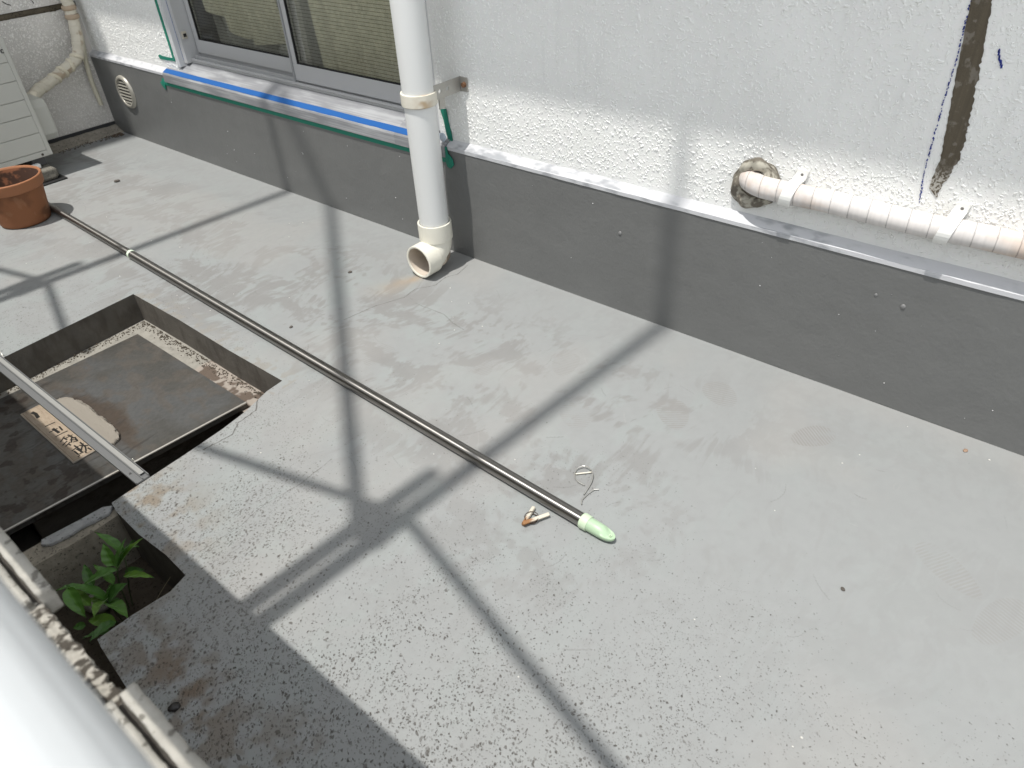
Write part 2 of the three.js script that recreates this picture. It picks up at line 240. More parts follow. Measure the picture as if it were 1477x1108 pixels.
// mortar fillet at the foot of the side wall
{
  const g = new THREE.PlaneGeometry(0.075, 1.5, 8, 90); g.rotateX(-Math.PI / 2); g.translate(-4.285, 0, 0.75); const p = g.attributes.position;
  for (let i = 0; i < p.count; i++) { const x = p.getX(i), z = p.getZ(i), t = (x + 4.3225) / 0.075; const e = 0.03 * (fbm(z * 14, 3, 3) - 0.5) * t; p.setX(i, x + e); p.setY(i, 0.026 * (1 - t) + 0.008 * (fbm(x * 50, z * 40, 3) - 0.3) * (1 - t) + (t > 0.99 ? -0.004 : 0.003)); }
  g.computeVertexNormals(); M('mortar_fillet', planar(g, 0.5), concM(2.2, 0.8, 0.78, 0.74), floor);
}
struct(floor);

// the recess with the steel cover
const pit = G('pit');
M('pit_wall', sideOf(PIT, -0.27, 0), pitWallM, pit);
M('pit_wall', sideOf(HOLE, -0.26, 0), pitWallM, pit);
{
  const pm = colorTex(1024, 512, (u, v) => { const x = -2.55 + u * 1.0, z = 0.85 + v * 0.85; const n = fbm(x * 12, z * 12, 4), m = fbm(x * 60, z * 60, 3), q = fbm(x * 25 + 3, z * 25, 3); const k = 0.8 + 0.4 * m;
    const light = [0.30 * k, 0.285 * k, 0.25 * k], br = mix3([0.125, 0.095, 0.075], [0.34, 0.30, 0.26], ss(0.52, 0.62, q));
    let c = mix3(light, br, ss(-2.06, -2.05, x + 0.02 * (n - 0.5))); return c; });
  const g = slabXZ([[-2.55, 0.85], [-2.55, 1.70], [-1.85, 1.70], [-1.80, 0.97], [-1.55, 0.955], [-1.55, 0.85]], -0.125, -0.105); const p = g.attributes.position, uv = g.attributes.uv; for (let i = 0; i < p.count; i++) uv.setXY(i, (p.getX(i) + 2.55) / 1.0, (p.getZ(i) - 0.85) / 0.85);
  const cb = concBump.clone(); cb.repeat.set(2, 2);
  M('pit_bottom', g, mat(1, 1, 1, { map: pm, bumpMap: cb, bumpScale: 0.004, roughness: 0.95 }), pit);
  // crumbs of soil and mortar fallen along the foot of the pit walls
  const cg = new THREE.IcosahedronGeometry(1, 0), cn = 1100, ci = new THREE.InstancedMesh(cg, mat(0.085, 0.07, 0.052, { roughness: 1 }), cn), cmx = new THREE.Matrix4(), cq = new THREE.Quaternion();
  for (let i = 0; i < cn; i++) { const d = 0.035 * Math.pow(rnd(), 2.2) * (0.35 + 1.1 * fbm(i * 0.0031, 3, 2)), back = rnd() < 0.62, x = back ? rr(-2.48, -1.64) : -2.478 + d + 0.012 * rnd(), z = back ? 0.882 + d : rr(0.885, 1.45), r = rr(0.0006, 0.0026) * (rnd() < 0.08 ? 1.8 : 1); cq.setFromEuler(new THREE.Euler(rnd() * 6, rnd() * 6, rnd() * 6)); cmx.compose(V(x + (back ? 0 : 0.02 * (z - 0.88)), -0.105 + r * 0.5, z), cq, V(r * rr(0.8, 1.6), r * rr(0.6, 1), r)); ci.setMatrixAt(i, cmx); }
  ci.name = 'crumbs'; ci.userData.kind = 'stuff'; ci.castShadow = ci.receiveShadow = true; pit.add(ci);
  // soil of the small opening
  const sm = concM(3, 0.30, 0.25, 0.20, { bumpScale: 0.008 }); const s = new THREE.PlaneGeometry(0.42, 0.32, 40, 30).rotateX(-Math.PI / 2).translate(-1.38, 0, 1.54); const q = s.attributes.position; for (let i = 0; i < q.count; i++) q.setY(i, -0.165 + 0.02 * (fbm(q.getX(i) * 30, q.getZ(i) * 30, 4) - 0.5) ); s.computeVertexNormals(); M('soil', planar(s, 0.5), sm, pit);
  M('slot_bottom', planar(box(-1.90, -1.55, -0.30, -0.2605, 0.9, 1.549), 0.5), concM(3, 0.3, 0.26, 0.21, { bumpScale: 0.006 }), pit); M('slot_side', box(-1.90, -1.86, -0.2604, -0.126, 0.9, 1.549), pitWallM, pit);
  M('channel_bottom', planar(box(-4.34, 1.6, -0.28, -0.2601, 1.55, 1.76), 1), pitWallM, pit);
}
struct(pit);
log('pit');

// ground outside the parapet
{ const g = new THREE.PlaneGeometry(120, 120).rotateX(-Math.PI / 2).translate(0, -0.3, 0); const t = concMap.clone(); t.repeat.set(40, 40); const m = M('ground', g, mat(0.45, 0.46, 0.48, { map: t, roughness: 0.95 })); struct(m); }

// ------------------------------------------------------------------ house wall
const house = G('house_wall');
{
  const x0 = -4.32, x1 = 2.2, WZ = -0.025;
  M('stucco', planar(slabXY([[x0, 0.385], [x1, 0.385], [x1, 2.9], [x0, 2.9]], -0.18, WZ, [[[-3.47, 0.40], [-1.80, 0.40], [-1.80, 1.75], [-3.47, 1.75]]])), stuccoM, house);
  const dm = colorTex(2048, 256, (u, v) => { const x = u * 6.5, y = v * 0.5; const n = fbm(x * 6, y * 9, 4), m = fbm(x * 2 + 8, y * 30, 3), f = hash((u * 2048) | 0, (v * 256) | 0), b = fbm(x * 26, y * 8 + 4, 3); const k = 0.94 + 0.12 * (n - 0.5) + 0.05 * (m - 0.5) + 0.02 * (b - 0.5) + 0.02 * (f - 0.5); return [0.157 * k, 0.160 * k, 0.157 * k]; });
  const db = grayTex(2048, 256, (u, v) => { const x = u * 6.5, y = v * 0.5; return 0.55 * fbm(x * 5, y * 5, 3) + 0.12 * fbm(x * 22, y * 22, 3) + 0.05 * fbm(x * 150, y * 150, 2); });
  for (const t of [dm, db]) { t.repeat.set(1 / 6.5, 2); t.offset.set(0.67, 0); }
  M('dado', planar(box(x0, x1, -0.26, 0.392, -0.18, 0)), mat(1, 1, 1, { map: dm, bumpMap: db, bumpScale: 0.010, roughness: 0.46 }), house);
  // the pale primed splay on top of the dado
  const lm = colorTex(1024, 64, (u, v) => { const x = u * 6.5; const n = fbm(x * 5, v * 3, 4), m = fbm(x * 40, v * 6, 3); return mix3([0.55, 0.56, 0.575], [0.33, 0.34, 0.36], ss(0.5, 0.72, n * 0.6 + m * 0.4)); });
  lm.repeat.set(1 / 6.5, 12); lm.offset.set(0.67, 0);
  const ledgeM = mat(1, 1, 1, { map: lm, roughness: 0.6 });
  for (const [a, b] of [[x0, -3.575], [-1.752, x1]]) { const g = new THREE.BoxGeometry(b - a, 0.04, 0.036, Math.round((b - a) / 0.02), 1, 1); const p = g.attributes.position; for (let i = 0; i < p.count; i++) { const X = p.getX(i) + (a + b) / 2, up = p.getY(i) > 0, fr = p.getZ(i) > 0; p.setX(i, X); p.setY(i, up ? (fr ? 0.394 + 0.002 * (fbm(X * 20, 1, 2) - 0.5) : 0.417 + 0.006 * (fbm(X * 9, 7, 3) - 0.5)) : 0.383); p.setZ(i, fr ? 0.0025 + 0.002 * (fbm(X * 15, 4, 2) - 0.5) : -0.034); } g.computeVertexNormals(); M('dado_splay', planar(toCreasedNormals(g, 0.5)), ledgeM, house); }
  const inStrip = (x, y) => y > 0.55 && Math.abs(x - (-0.291 + (y > 0.63 ? -0.045 * (y - 0.63) : 0.02 * 0))) < 0.034 - 0.0; const inWin = (x, y) => inStrip(x, y) || x > -3.475 && x < -1.795 && y > 0.39 && y < 1.755; const dabM = mat(0.825, 0.83, 0.81, { roughness: 0.85 });
  spatter(36000, dabM, house, () => { let x, y; do { x = rnd() < 0.75 ? rr(-2.0, 0.45) : rr(-4.3, -3.47); y = rr(0.42, 1.25); } while (inWin(x, y)); return [x, y, WZ + 0.0001, 'z']; }, () => { const k = rnd(); const L = (k > 0.85 ? rr(3.4, 6) : k > 0.45 ? rr(2, 3.6) : rr(1.1, 2.1)) * 0.001; return [L, L * rr(0.32, 0.6), rr(1.1, 2.7) * 0.001 * (k > 0.45 ? 1 : 0.6)]; });
  // runs and drips dried in the dado paint
  for (let n = 0; n < 46; n++) { const x = rr(-3.9, 0.3), y = rr(0.03, 0.36), r = rr(0.0008, 0.0022); M('paint_nib', at(new THREE.SphereGeometry(r, 8, 6), x, y, 0), n % 3 ? mat(0.5, 0.5, 0.5) : mat(0.17, 0.172, 0.17, { roughness: 0.4 }), house); }
  for (const [x, y, r] of [[-1.06, 0.265, 0.006], [-0.335, 0.30, 0.004], [-0.27, 0.29, 0.006]]) { const s = new THREE.SphereGeometry(r, 14, 10); s.scale(1, 1.1, 0.6); M('paint_nib', at(s, x, y, 0), mat(0.19, 0.19, 0.19, { roughness: 0.4 }), house); }
  // eaves above, out of the frame
  M('eaves', planar(box(x0 - 0.4, x1 + 0.3, 2.675, 2.85, -0.0, 0.60), 1), mat(0.45, 0.43, 0.40, { roughness: 0.8 }), house);
  M('upper_storey', planar(box(x0, x1, 2.9, 5.6, -0.5, -0.2)), stuccoM, house);
  M('fascia', box(x0 - 0.4, x1 + 0.3, 2.69, 2.88, 0.601, 0.612), mat(0.32, 0.3, 0.28), house);
  // dark filled saw-cut along the crack, brushed with primer
  const L = [[-0.324, 0.94], [-0.318, 0.87], [-0.308, 0.773], [-0.30, 0.70], [-0.292, 0.634], [-0.296, 0.60], [-0.297, 0.571]], R = [[-0.278, 0.553], [-0.268, 0.60], [-0.259, 0.64], [-0.258, 0.676], [-0.265, 0.74], [-0.272, 0.804], [-0.282, 0.88], [-0.289, 0.94]];
  const ragged = (P, a, s) => { const o = []; for (let i = 0; i + 1 < P.length; i++) for (let k = 0; k < 14; k++) { const t = k / 14; const X = mix(P[i][0], P[i + 1][0], t), Y = mix(P[i][1], P[i + 1][1], t); o.push([X + a * (fbm(Y * 160 + s, X * 20, 3) - 0.5) * 2, Y]); } o.push(P[P.length - 1]); return o; };
  const outline = [...ragged([[-0.335, 1.05], ...L], 0.0018, 3), ...ragged([...R, [-0.30, 1.05]], 0.0055, 40)];
  const tm = colorTex(128, 1024, (u, v) => { const n = fbm(u * 10, v * 40, 4), s = fbm(u * 26, v * 7, 3), m = fbm(u * 40, v * 160, 2); const k = 0.75 + 0.4 * s; let c = mix3([0.10 * k, 0.082 * k, 0.055 * k], [0.22, 0.20, 0.17], 0.6 * ss(0.56, 0.72, n)); const low = ss(0.17, 0.08, v); c = mix3(c, [0.42, 0.40, 0.36], low * ss(0.42, 0.56, m)); return c; }, false);
  const g = slabXY(outline, -0.0262, -0.0232); const p = g.attributes.position, uv = g.attributes.uv; for (let i = 0; i < p.count; i++) uv.setXY(i, (p.getX(i) + 0.345) / 0.10, (p.getY(i) - 0.545) / 0.51);
  const fb = stuccoBump.clone(); fb.repeat.set(0.1 / 0.5, 0.51 / 0.5);
  M('crack_filler', g, mat(1, 1, 1, { map: tm, bumpMap: fb, bumpScale: 0.002, roughness: 0.8 }), house).userData.label = 'brown filler strip brushed along a wall crack';
  // blue chalk dashes beside it
  const blue = mat(0.02, 0.035, 0.22, { roughness: 0.95 }); const chalk = [];
  const line = (P, w, gap) => { for (let i = 0; i + 1 < P.length; i++) { const [ax, ay] = P[i], [bx, by] = P[i + 1]; const n = Math.ceil(Math.hypot(bx - ax, by - ay) / 0.0032); for (let k = 0; k < n; k++) { if (rnd() < gap) continue; const t = (k + rnd()) / n; const X = mix(ax, bx, t) + rr(-0.0012, 0.0012), Y = mix(ay, by, t), r = w * rr(0.5, 1.2); const pts = []; for (let q = 0; q < 6; q++) { const a = q / 6 * 6.283; pts.push([X + Math.cos(a) * r * rr(0.5, 1), Y + Math.sin(a) * r * 1.5 * rr(0.6, 1.1)]); } chalk.push(slabXY(pts, -0.0248, -0.0228)); } } };
  line([[-0.333, 1.04], [-0.325, 0.96], [-0.324, 0.924], [-0.319, 0.825], [-0.319, 0.751], [-0.317, 0.659], [-0.315, 0.598], [-0.307, 0.532]], 0.0017, 0.16);
  M('chalk_line', mergeGeometries(chalk), blue, house).userData.label = 'dashed blue chalk line beside the brown filler';
  chalk.length = 0; line([[-0.253, 0.857], [-0.246, 0.842], [-0.239, 0.828]], 0.0027, 0.05); M('chalk_mark', mergeGeometries(chalk), blue, house).userData.label = 'short blue chalk tick';

  // ---- window
  const win = G('window'); house.add(win);
  const alu = mat(0.50, 0.505, 0.505, { metalness: 0.15, roughness: 0.45 }), aluD = mat(0.33, 0.335, 0.335, { metalness: 0.15, roughness: 0.5 }), blackM = mat(0.012, 0.012, 0.012, { roughness: 0.9 });
  const sillMap = colorTex(1024, 64, (u, v) => { const n = fbm(u * 14, v * 6, 4), m = fbm(u * 9, v * 60, 3); const k = 0.85 + 0.3 * n; return mix3([0.27 * k, 0.275 * k, 0.29 * k], [0.43, 0.44, 0.45], 0.8 * ss(0.45, 0.65, 0.5 * m + 0.5 * n)); });
  sillMap.repeat.set(0.5, 5);
  M('sill', planar(profileX([[0.010, 0.358], [0.010, 0.392], [0.006, 0.398], [-0.076, 0.442], [-0.11, 0.442], [-0.11, 0.358]], -3.572, -1.755)), mat(1, 1, 1, { map: sillMap, roughness: 0.5, metalness: 0.15 }), win);
  const sealM = mat(0.58, 0.59, 0.6, { roughness: 0.7 });
  M('jamb_seal', box(-3.4705, -3.448, 0.43, 1.75, -0.09, -0.027), sealM, win); M('jamb_seal', box(-1.822, -1.7995, 0.43, 1.75, -0.09, -0.027), sealM, win);
  M('outer_frame', rbox(-3.447, -3.42, 0.443, 1.75, -0.155, -0.05, 0.002), alu, win); M('outer_frame', rbox(-1.85, -1.823, 0.443, 1.75, -0.155, -0.05, 0.002), alu, win); M('outer_frame', box(-3.447, -1.823, 1.72, 1.749, -0.15, -0.05), alu, win);
  M('track', rbox(-3.419, -1.851, 0.4425, 0.452, -0.155, -0.072, 0.0015), aluD, win);
  for (const [z, h, m] of [[-0.076, 0.462, alu], [-0.097, 0.470, alu], [-0.128, 0.476, alu], [-0.15, 0.49, alu]]) M('track_rail', rbox(-3.4195, -1.8505, 0.4525, h, z - 0.003, z + 0.003, 0.001), m, win);
  M('sash_lock', rbox(-3.4195, -3.411, 0.545, 0.575, -0.082, -0.06, 0.002), mat(0.5, 0.46, 0.38, { roughness: 0.5 }), win); M('sash_lock', box(-3.411, -3.4095, 0.553, 0.567, -0.078, -0.064), blackM, win);
  const glassMap = colorTex(512, 512, (u, v) => { const y = v * 0.30, x = u * 0.30; const l = Math.abs(((y / 0.0125) % 1) - 0.5), c2 = Math.abs(((x / 0.0062) % 1) - 0.5); const d = l < 0.05 ? 0.55 : 1; const e = c2 < 0.07 ? 0.93 : 1; const k = 0.93 * d * e * (0.94 + 0.1 * fbm(u * 30, v * 30, 3)); return [k, k, k * 0.97]; });
  const gm = glassMap; gm.repeat.set(1 / 0.3, 1 / 0.3);
  const glassB = grayTex(512, 512, (u, v) => fbm(u * 60, v * 60, 3)); glassB.repeat.set(1 / 0.3, 1 / 0.3);
  const wired = phys(1, 1, 1, { map: gm, transmission: 1, thickness: 0, roughness: 0.12, ior: 1.5, bumpMap: glassB, bumpScale: 0.0006 });
  const sash = (a, b, z, y0, y1, stile0, stile1) => {
    M('bottom_rail', rbox(a, b, y0, y1, z - 0.012, z + 0.012, 0.002), alu, win);
    M('stile', rbox(a, a + stile0, y1 + 0.0005, 1.70, z - 0.012, z + 0.012, 0.002), alu, win); M('stile', rbox(b - stile1, b, y1 + 0.0005, 1.70, z - 0.012, z + 0.012, 0.002), alu, win);
    M('top_rail', rbox(a, b, 1.7005, 1.72, z - 0.012, z + 0.012, 0.002), alu, win);
    M('pane', planar(box(a + stile0 - 0.004, b - stile1 + 0.004, y1 - 0.004, 1.705, z - 0.0015, z - 0.0012)), wired, win);
    M('glazing_bead', box(a + stile0, b - stile1, y1, y1 + 0.004, z, z + 0.009), blackM, win); M('glazing_bead', box(a + stile0, a + stile0 + 0.004, y1 + 0.004, 1.70, z, z + 0.009), blackM, win);
  };
  sash(-3.415, -2.60, -0.125, 0.478, 0.535, 0.03, 0.035);
  sash(-2.645, -1.853, -0.090, 0.468, 0.532, 0.024, 0.03);
  M('stile_edge', rbox(-2.652, -2.646, 0.462, 1.70, -0.104, -0.072, 0.001), aluD, win);
  // the room behind, so that the glass looks into a dark interior
  const room = mat(0.55, 0.54, 0.50, { roughness: 0.95 });
  M('room_back', box(-3.9, -1.4, -0.2, 2.4, -2.05, -2.0), room, house); M('room_side', box(-3.95, -3.9, -0.2, 2.4, -2.0, -0.181), room, house); M('room_side', box(-1.4, -1.35, -0.2, 2.4, -2.0, -0.181), room, house); M('room_floor', box(-3.9, -1.4, -0.2, -0.15, -2.0, -0.181), room, house); M('room_ceiling', box(-3.9, -1.4, 2.35, 2.4, -2.0, -0.181), room, house);
}
top(house, 'white spatter stucco house wall above a smooth grey painted dado, with a sliding window', 'wall');
log('house');

// curtains
function curtain(x0, x1, hem, amp, folds, z, ph) {
  const nx = 220, ny = 70, g = new THREE.PlaneGeometry(1, 1, nx, ny), p = g.attributes.position;
  for (let i = 0; i < p.count; i++) { const u = p.getX(i) + 0.5, v = p.getY(i) + 0.5; const y = mix(hem(u), 1.7, v); const low = Math.pow(1 - v, 3); const w = u + 0.05 * Math.sin(3.1 * v + ph) * u * (1 - u) * 4; const f = Math.sin(w * folds * 6.283 + ph + 0.9 * Math.sin(v * 5 + u * 4)); p.setXYZ(i, mix(x0, x1, u) + 0.003 * Math.sin(w * folds * 12.566 + ph), y, z + amp * f + amp * 1.3 * (fbm(u * 4 + ph, v * 5, 3) - 0.5) - 0.03 * low); }
  g.computeVertexNormals(); return g;
}
const clothMap = colorTex(256, 256, (u, v) => { const w = 0.92 + 0.08 * Math.sin(u * 256 * 1.6) * Math.sin(v * 256 * 1.6); const n = fbm(u * 12, v * 12, 3); const k = w * (0.85 + 0.3 * n); return [0.70 * k, 0.69 * k, 0.55 * k]; }); clothMap.repeat.set(5, 5);
const clothM = phys(1, 1, 1, { map: clothMap, roughness: 0.9, transmission: 0.12, thickness: 0, side: THREE.DoubleSide });
{ const c = M('curtain', curtain(-3.40, -2.80, u => 0.655 - 0.12 * Math.min(1, u / 0.38), 0.03, 3.3, -0.18, 0.6), clothM); top(c, 'crumpled beige curtain bunched up behind the far sash with its hem lifted', 'curtain'); }
{ const c = M('curtain', curtain(-2.58, -1.72, u => 0.46, 0.010, 5, -0.150, 2.2), clothM); top(c, 'beige curtain hanging flat behind the sash next to the white downpipe', 'curtain'); }

{ const c = M('curtain', curtain(-3.44, -1.80, u => 0.44, 0.012, 15, -0.235, 1.1), phys(0.55, 0.56, 0.53, { roughness: 0.95, transmission: 0.3, thickness: 0, side: THREE.DoubleSide })); top(c, 'thin pale grey net curtain hanging behind the two beige curtains', 'curtain'); }

// ------------------------------------------------------------------ masking tape
const blueT = mat(0.004, 0.088, 0.31, { roughness: 0.8 }), greenT = mat(0.01, 0.20, 0.135, { roughness: 0.62 });
const tapeWave = (n, f) => Array.from({ length: n + 1 }, (_, i) => f(i / n));
{
  // blue along the front of the sill, on its slope
  const lower = tapeWave(120, t => [mix(-3.573, -1.79, t), 0.3995 + 0.0022 * Math.max(0, fbm(t * 46, 2, 3) - 0.5)]), upper = tapeWave(120, t => [mix(-1.79, -3.573, t), 0.4115 + 0.001 * (fbm(t * 14, 6, 2) - 0.5)]);
  const g = slabXY([...lower, ...upper], 0, 0.0008); const p = g.attributes.position; for (let i = 0; i < p.count; i++) { const y = p.getY(i), e = p.getZ(i); const k = Math.max(0, y - 0.398); p.setZ(i, 0.006 - k * (0.082 / 0.044) + 0.0012 + e); } g.computeVertexNormals();
  top(M('masking_tape', g, blueT), 'long blue masking tape strip along the front edge of the window sill', 'tape', 'masking tape round the window');
  const gl = tapeWave(80, t => [mix(-3.60, -1.765, t), 0.338 + 0.003 * (fbm(t * 12, 9, 3) - 0.5)]), gu = tapeWave(80, t => [mix(-1.765, -3.60, t), 0.353 + 0.0016 * (fbm(t * 9, 4, 2) - 0.5)]);
  top(M('masking_tape', slabXY([...gl, ...gu], 0.0005, 0.0018), greenT), 'long green masking tape strip under the window sill on the grey dado', 'tape', 'masking tape round the window');
  const jag = (xa, xb, y0, y1, s) => [...tapeWave(40, t => [xa + 0.002 * (fbm(t * 20, s, 2) - 0.5), mix(y0, y1, t)]), ...tapeWave(40, t => [xb + 0.004 * (fbm(t * 26, s + 5, 3) - 0.5), mix(y1, y0, t)])];
  top(M('masking_tape', slabXY(jag(-3.474, -3.492, 0.452, 1.75, 1), -0.0235, -0.0222), greenT), 'green masking tape running up the stucco beside the far window jamb', 'tape', 'masking tape round the window');
  top(M('masking_tape', box(-3.4475, -3.4465, 0.455, 1.75, -0.0600, -0.0495), blueT), 'narrow blue masking tape running up the far jamb of the window', 'tape', 'masking tape round the window');
  top(M('masking_tape', slabXY([[-3.61, 0.447], [-3.56, 0.449], [-3.474, 0.453], [-3.474, 0.468], [-3.53, 0.463], [-3.585, 0.464], [-3.605, 0.468], [-3.62, 0.46]], -0.0235, -0.0215), greenT), 'short torn green masking tape crossing above the far end of the sill', 'tape', 'masking tape round the window');
  top(M('masking_tape', jitter(slabXY([[-3.628, 0.348], [-3.612, 0.355], [-3.60, 0.372], [-3.588, 0.366], [-3.585, 0.345], [-3.592, 0.330], [-3.598, 0.318], [-3.612, 0.325], [-3.622, 0.335]], 0.001, 0.005), 0.003, 90), greenT), 'crumpled end of green masking tape below the far corner of the sill', 'tape', 'masking tape round the window');
  // by the downpipe
  top(M('masking_tape', jitter(slabXY([[-1.785, 0.505], [-1.757, 0.512], [-1.752, 0.47], [-1.744, 0.43], [-1.742, 0.405], [-1.757, 0.398], [-1.768, 0.43], [-1.772, 0.47]], -0.023, -0.0195), 0.002, 70), greenT), 'wrinkled green masking tape on the stucco beside the white downpipe', 'tape', 'masking tape round the window');
  top(M('masking_tape', jitter(slabXY([[-1.762, 0.392], [-1.748, 0.394], [-1.744, 0.372], [-1.727, 0.358], [-1.722, 0.338], [-1.735, 0.322], [-1.751, 0.326], [-1.760, 0.345], [-1.772, 0.35], [-1.766, 0.37]], 0.002, 0.006), 0.003, 90), greenT), 'loose flap of green masking tape on the dado beside the white downpipe', 'tape', 'masking tape round the window');
  top(M('masking_tape', jitter(new THREE.SphereGeometry(1, 14, 10).scale(0.014, 0.016, 0.007).translate(-1.763, 0.425, 0.004), 0.004, 80), mat(0.45, 0.52, 0.6, { roughness: 0.5 })), 'small wad of pale blue tape at the near end of the sill', 'tape', 'masking tape round the window');
}

// ------------------------------------------------------------------ downpipe
{
  const X = -1.727, Z = 0.12; const t = G('downpipe', X, 0, Z);
  const white = mat(0.70, 0.71, 0.70, { roughness: 0.45 }), cream = mat(0.74, 0.72, 0.63, { roughness: 0.42 });
  const rm = colorTex(256, 64, (u, v) => { const n = fbm(u * 9, v * 7, 3); return mix3([0.70, 0.67, 0.58], [0.45, 0.33, 0.20], 0.9 * Math.exp(-Math.pow((u - 0.17) / 0.075, 2)) * ss(0.3, 0.6, n)); }, false);
  M('pipe', at(new THREE.CylinderGeometry(0.05, 0.05, 2.51, 56, 1, true), 0, 1.415, 0), white, t);
  const clamp = M('clamp', new THREE.LatheGeometry([[0.0502, 0.568], [0.0555, 0.568], [0.0562, 0.570], [0.0562, 0.604], [0.0555, 0.606], [0.0502, 0.606]].map(([r, y]) => new THREE.Vector2(r, y)), 64), mat(1, 1, 1, { map: rm, roughness: 0.5 }), t);
  const zinc = mat(0.42, 0.41, 0.38, { metalness: 0.6, roughness: 0.5 }), rust = mat(0.16, 0.08, 0.04, { roughness: 0.9 }), hole = mat(0.02, 0.018, 0.015, { roughness: 1 });
  // bracket blade towards the wall with two holes
  const sh = new THREE.Shape([[0.0, 0.578], [0.145, 0.578], [0.145, 0.622], [0.0, 0.622]].map(([a, b]) => new THREE.Vector2(a, b))); for (const a of [0.048, 0.082]) { const h = new THREE.Path(); h.absarc(a, 0.60, 0.0062, 0, 6.2832, true); sh.holes.push(h); }
  const bl = new THREE.ExtrudeGeometry(sh, { depth: 0.003, bevelEnabled: false, curveSegments: 16 }); bl.rotateY(Math.PI / 2); bl.translate(0.042, 0, 0);
  M('bracket', bl, zinc, clamp); M('bracket_foot', rbox(0.0452, 0.075, 0.578, 0.622, -0.1445, -0.1405, 0.001), zinc, clamp); M('bracket_lug', rbox(0.036, 0.0418, 0.545, 0.577, -0.07, -0.045, 0.001), zinc, clamp);
  const bolt = new THREE.CylinderGeometry(0.008, 0.009, 0.008, 6).rotateX(Math.PI / 2); M('bolt', at(bolt, 0.062, 0.60, -0.1365), rust, clamp);
  // elbow turned out from the wall
  const el = G('elbow'); t.add(el);
  M('socket', new THREE.LatheGeometry([[0.0505, 0.160], [0.0505, 0.178], [0.0565, 0.178], [0.058, 0.1765], [0.058, 0.118], [0.056, 0.1155], [0.051, 0.115]].map(([r, y]) => new THREE.Vector2(r, y)), 64), cream, el);
  const pos = [], idx = [], nr = 48, ns = 18; for (let s = 0; s <= ns; s++) { const a = s / ns * Math.PI / 2, R = 0.054; for (let k = 0; k <= nr; k++) { const b = k / nr * 6.28319, rad = R + 0.0535 * Math.cos(b); pos.push(0.0535 * Math.sin(b), 0.116 - rad * Math.sin(a) , R - rad * Math.cos(a)); } }
  for (let s = 0; s < ns; s++) for (let k = 0; k < nr; k++) { const a = s * (nr + 1) + k, b = a + nr + 1; idx.push(a, b, a + 1, b, b + 1, a + 1); }
  const eg = new THREE.BufferGeometry(); eg.setAttribute('position', new THREE.Float32BufferAttribute(pos, 3)); eg.setIndex(idx); eg.computeVertexNormals(); M('bend', eg, cream, el);
  const mg = new THREE.LatheGeometry([[0.0525, 0.036], [0.0565, 0.036], [0.058, 0.038], [0.058, 0.0945], [0.057, 0.096], [0.0515, 0.096], [0.0505, 0.0945], [0.0505, 0.03]].map(([r, y]) => new THREE.Vector2(r, y)), 64).rotateX(Math.PI / 2); mg.translate(0, 0.062, 0); M('mouth', mg, cream, el);
  const dirt = mat(0.22, 0.18, 0.14, { roughness: 0.95, side: THREE.DoubleSide }); M('lining', at(new THREE.CylinderGeometry(0.0500, 0.0500, 0.085, 40, 1, true).rotateX(Math.PI / 2), 0, 0.062, 0.050), mat(0.55, 0.48, 0.40, { roughness: 0.9, side: THREE.DoubleSide }), el); M('lining', at(new THREE.SphereGeometry(0.0498, 30, 20, 0, 6.283, 0, Math.PI / 2).rotateX(-Math.PI / 2), 0, 0.062, 0.008), dirt, el);
  top(t, 'white plastic downpipe with a cream elbow opening just above the grey floor', 'downpipe');
}

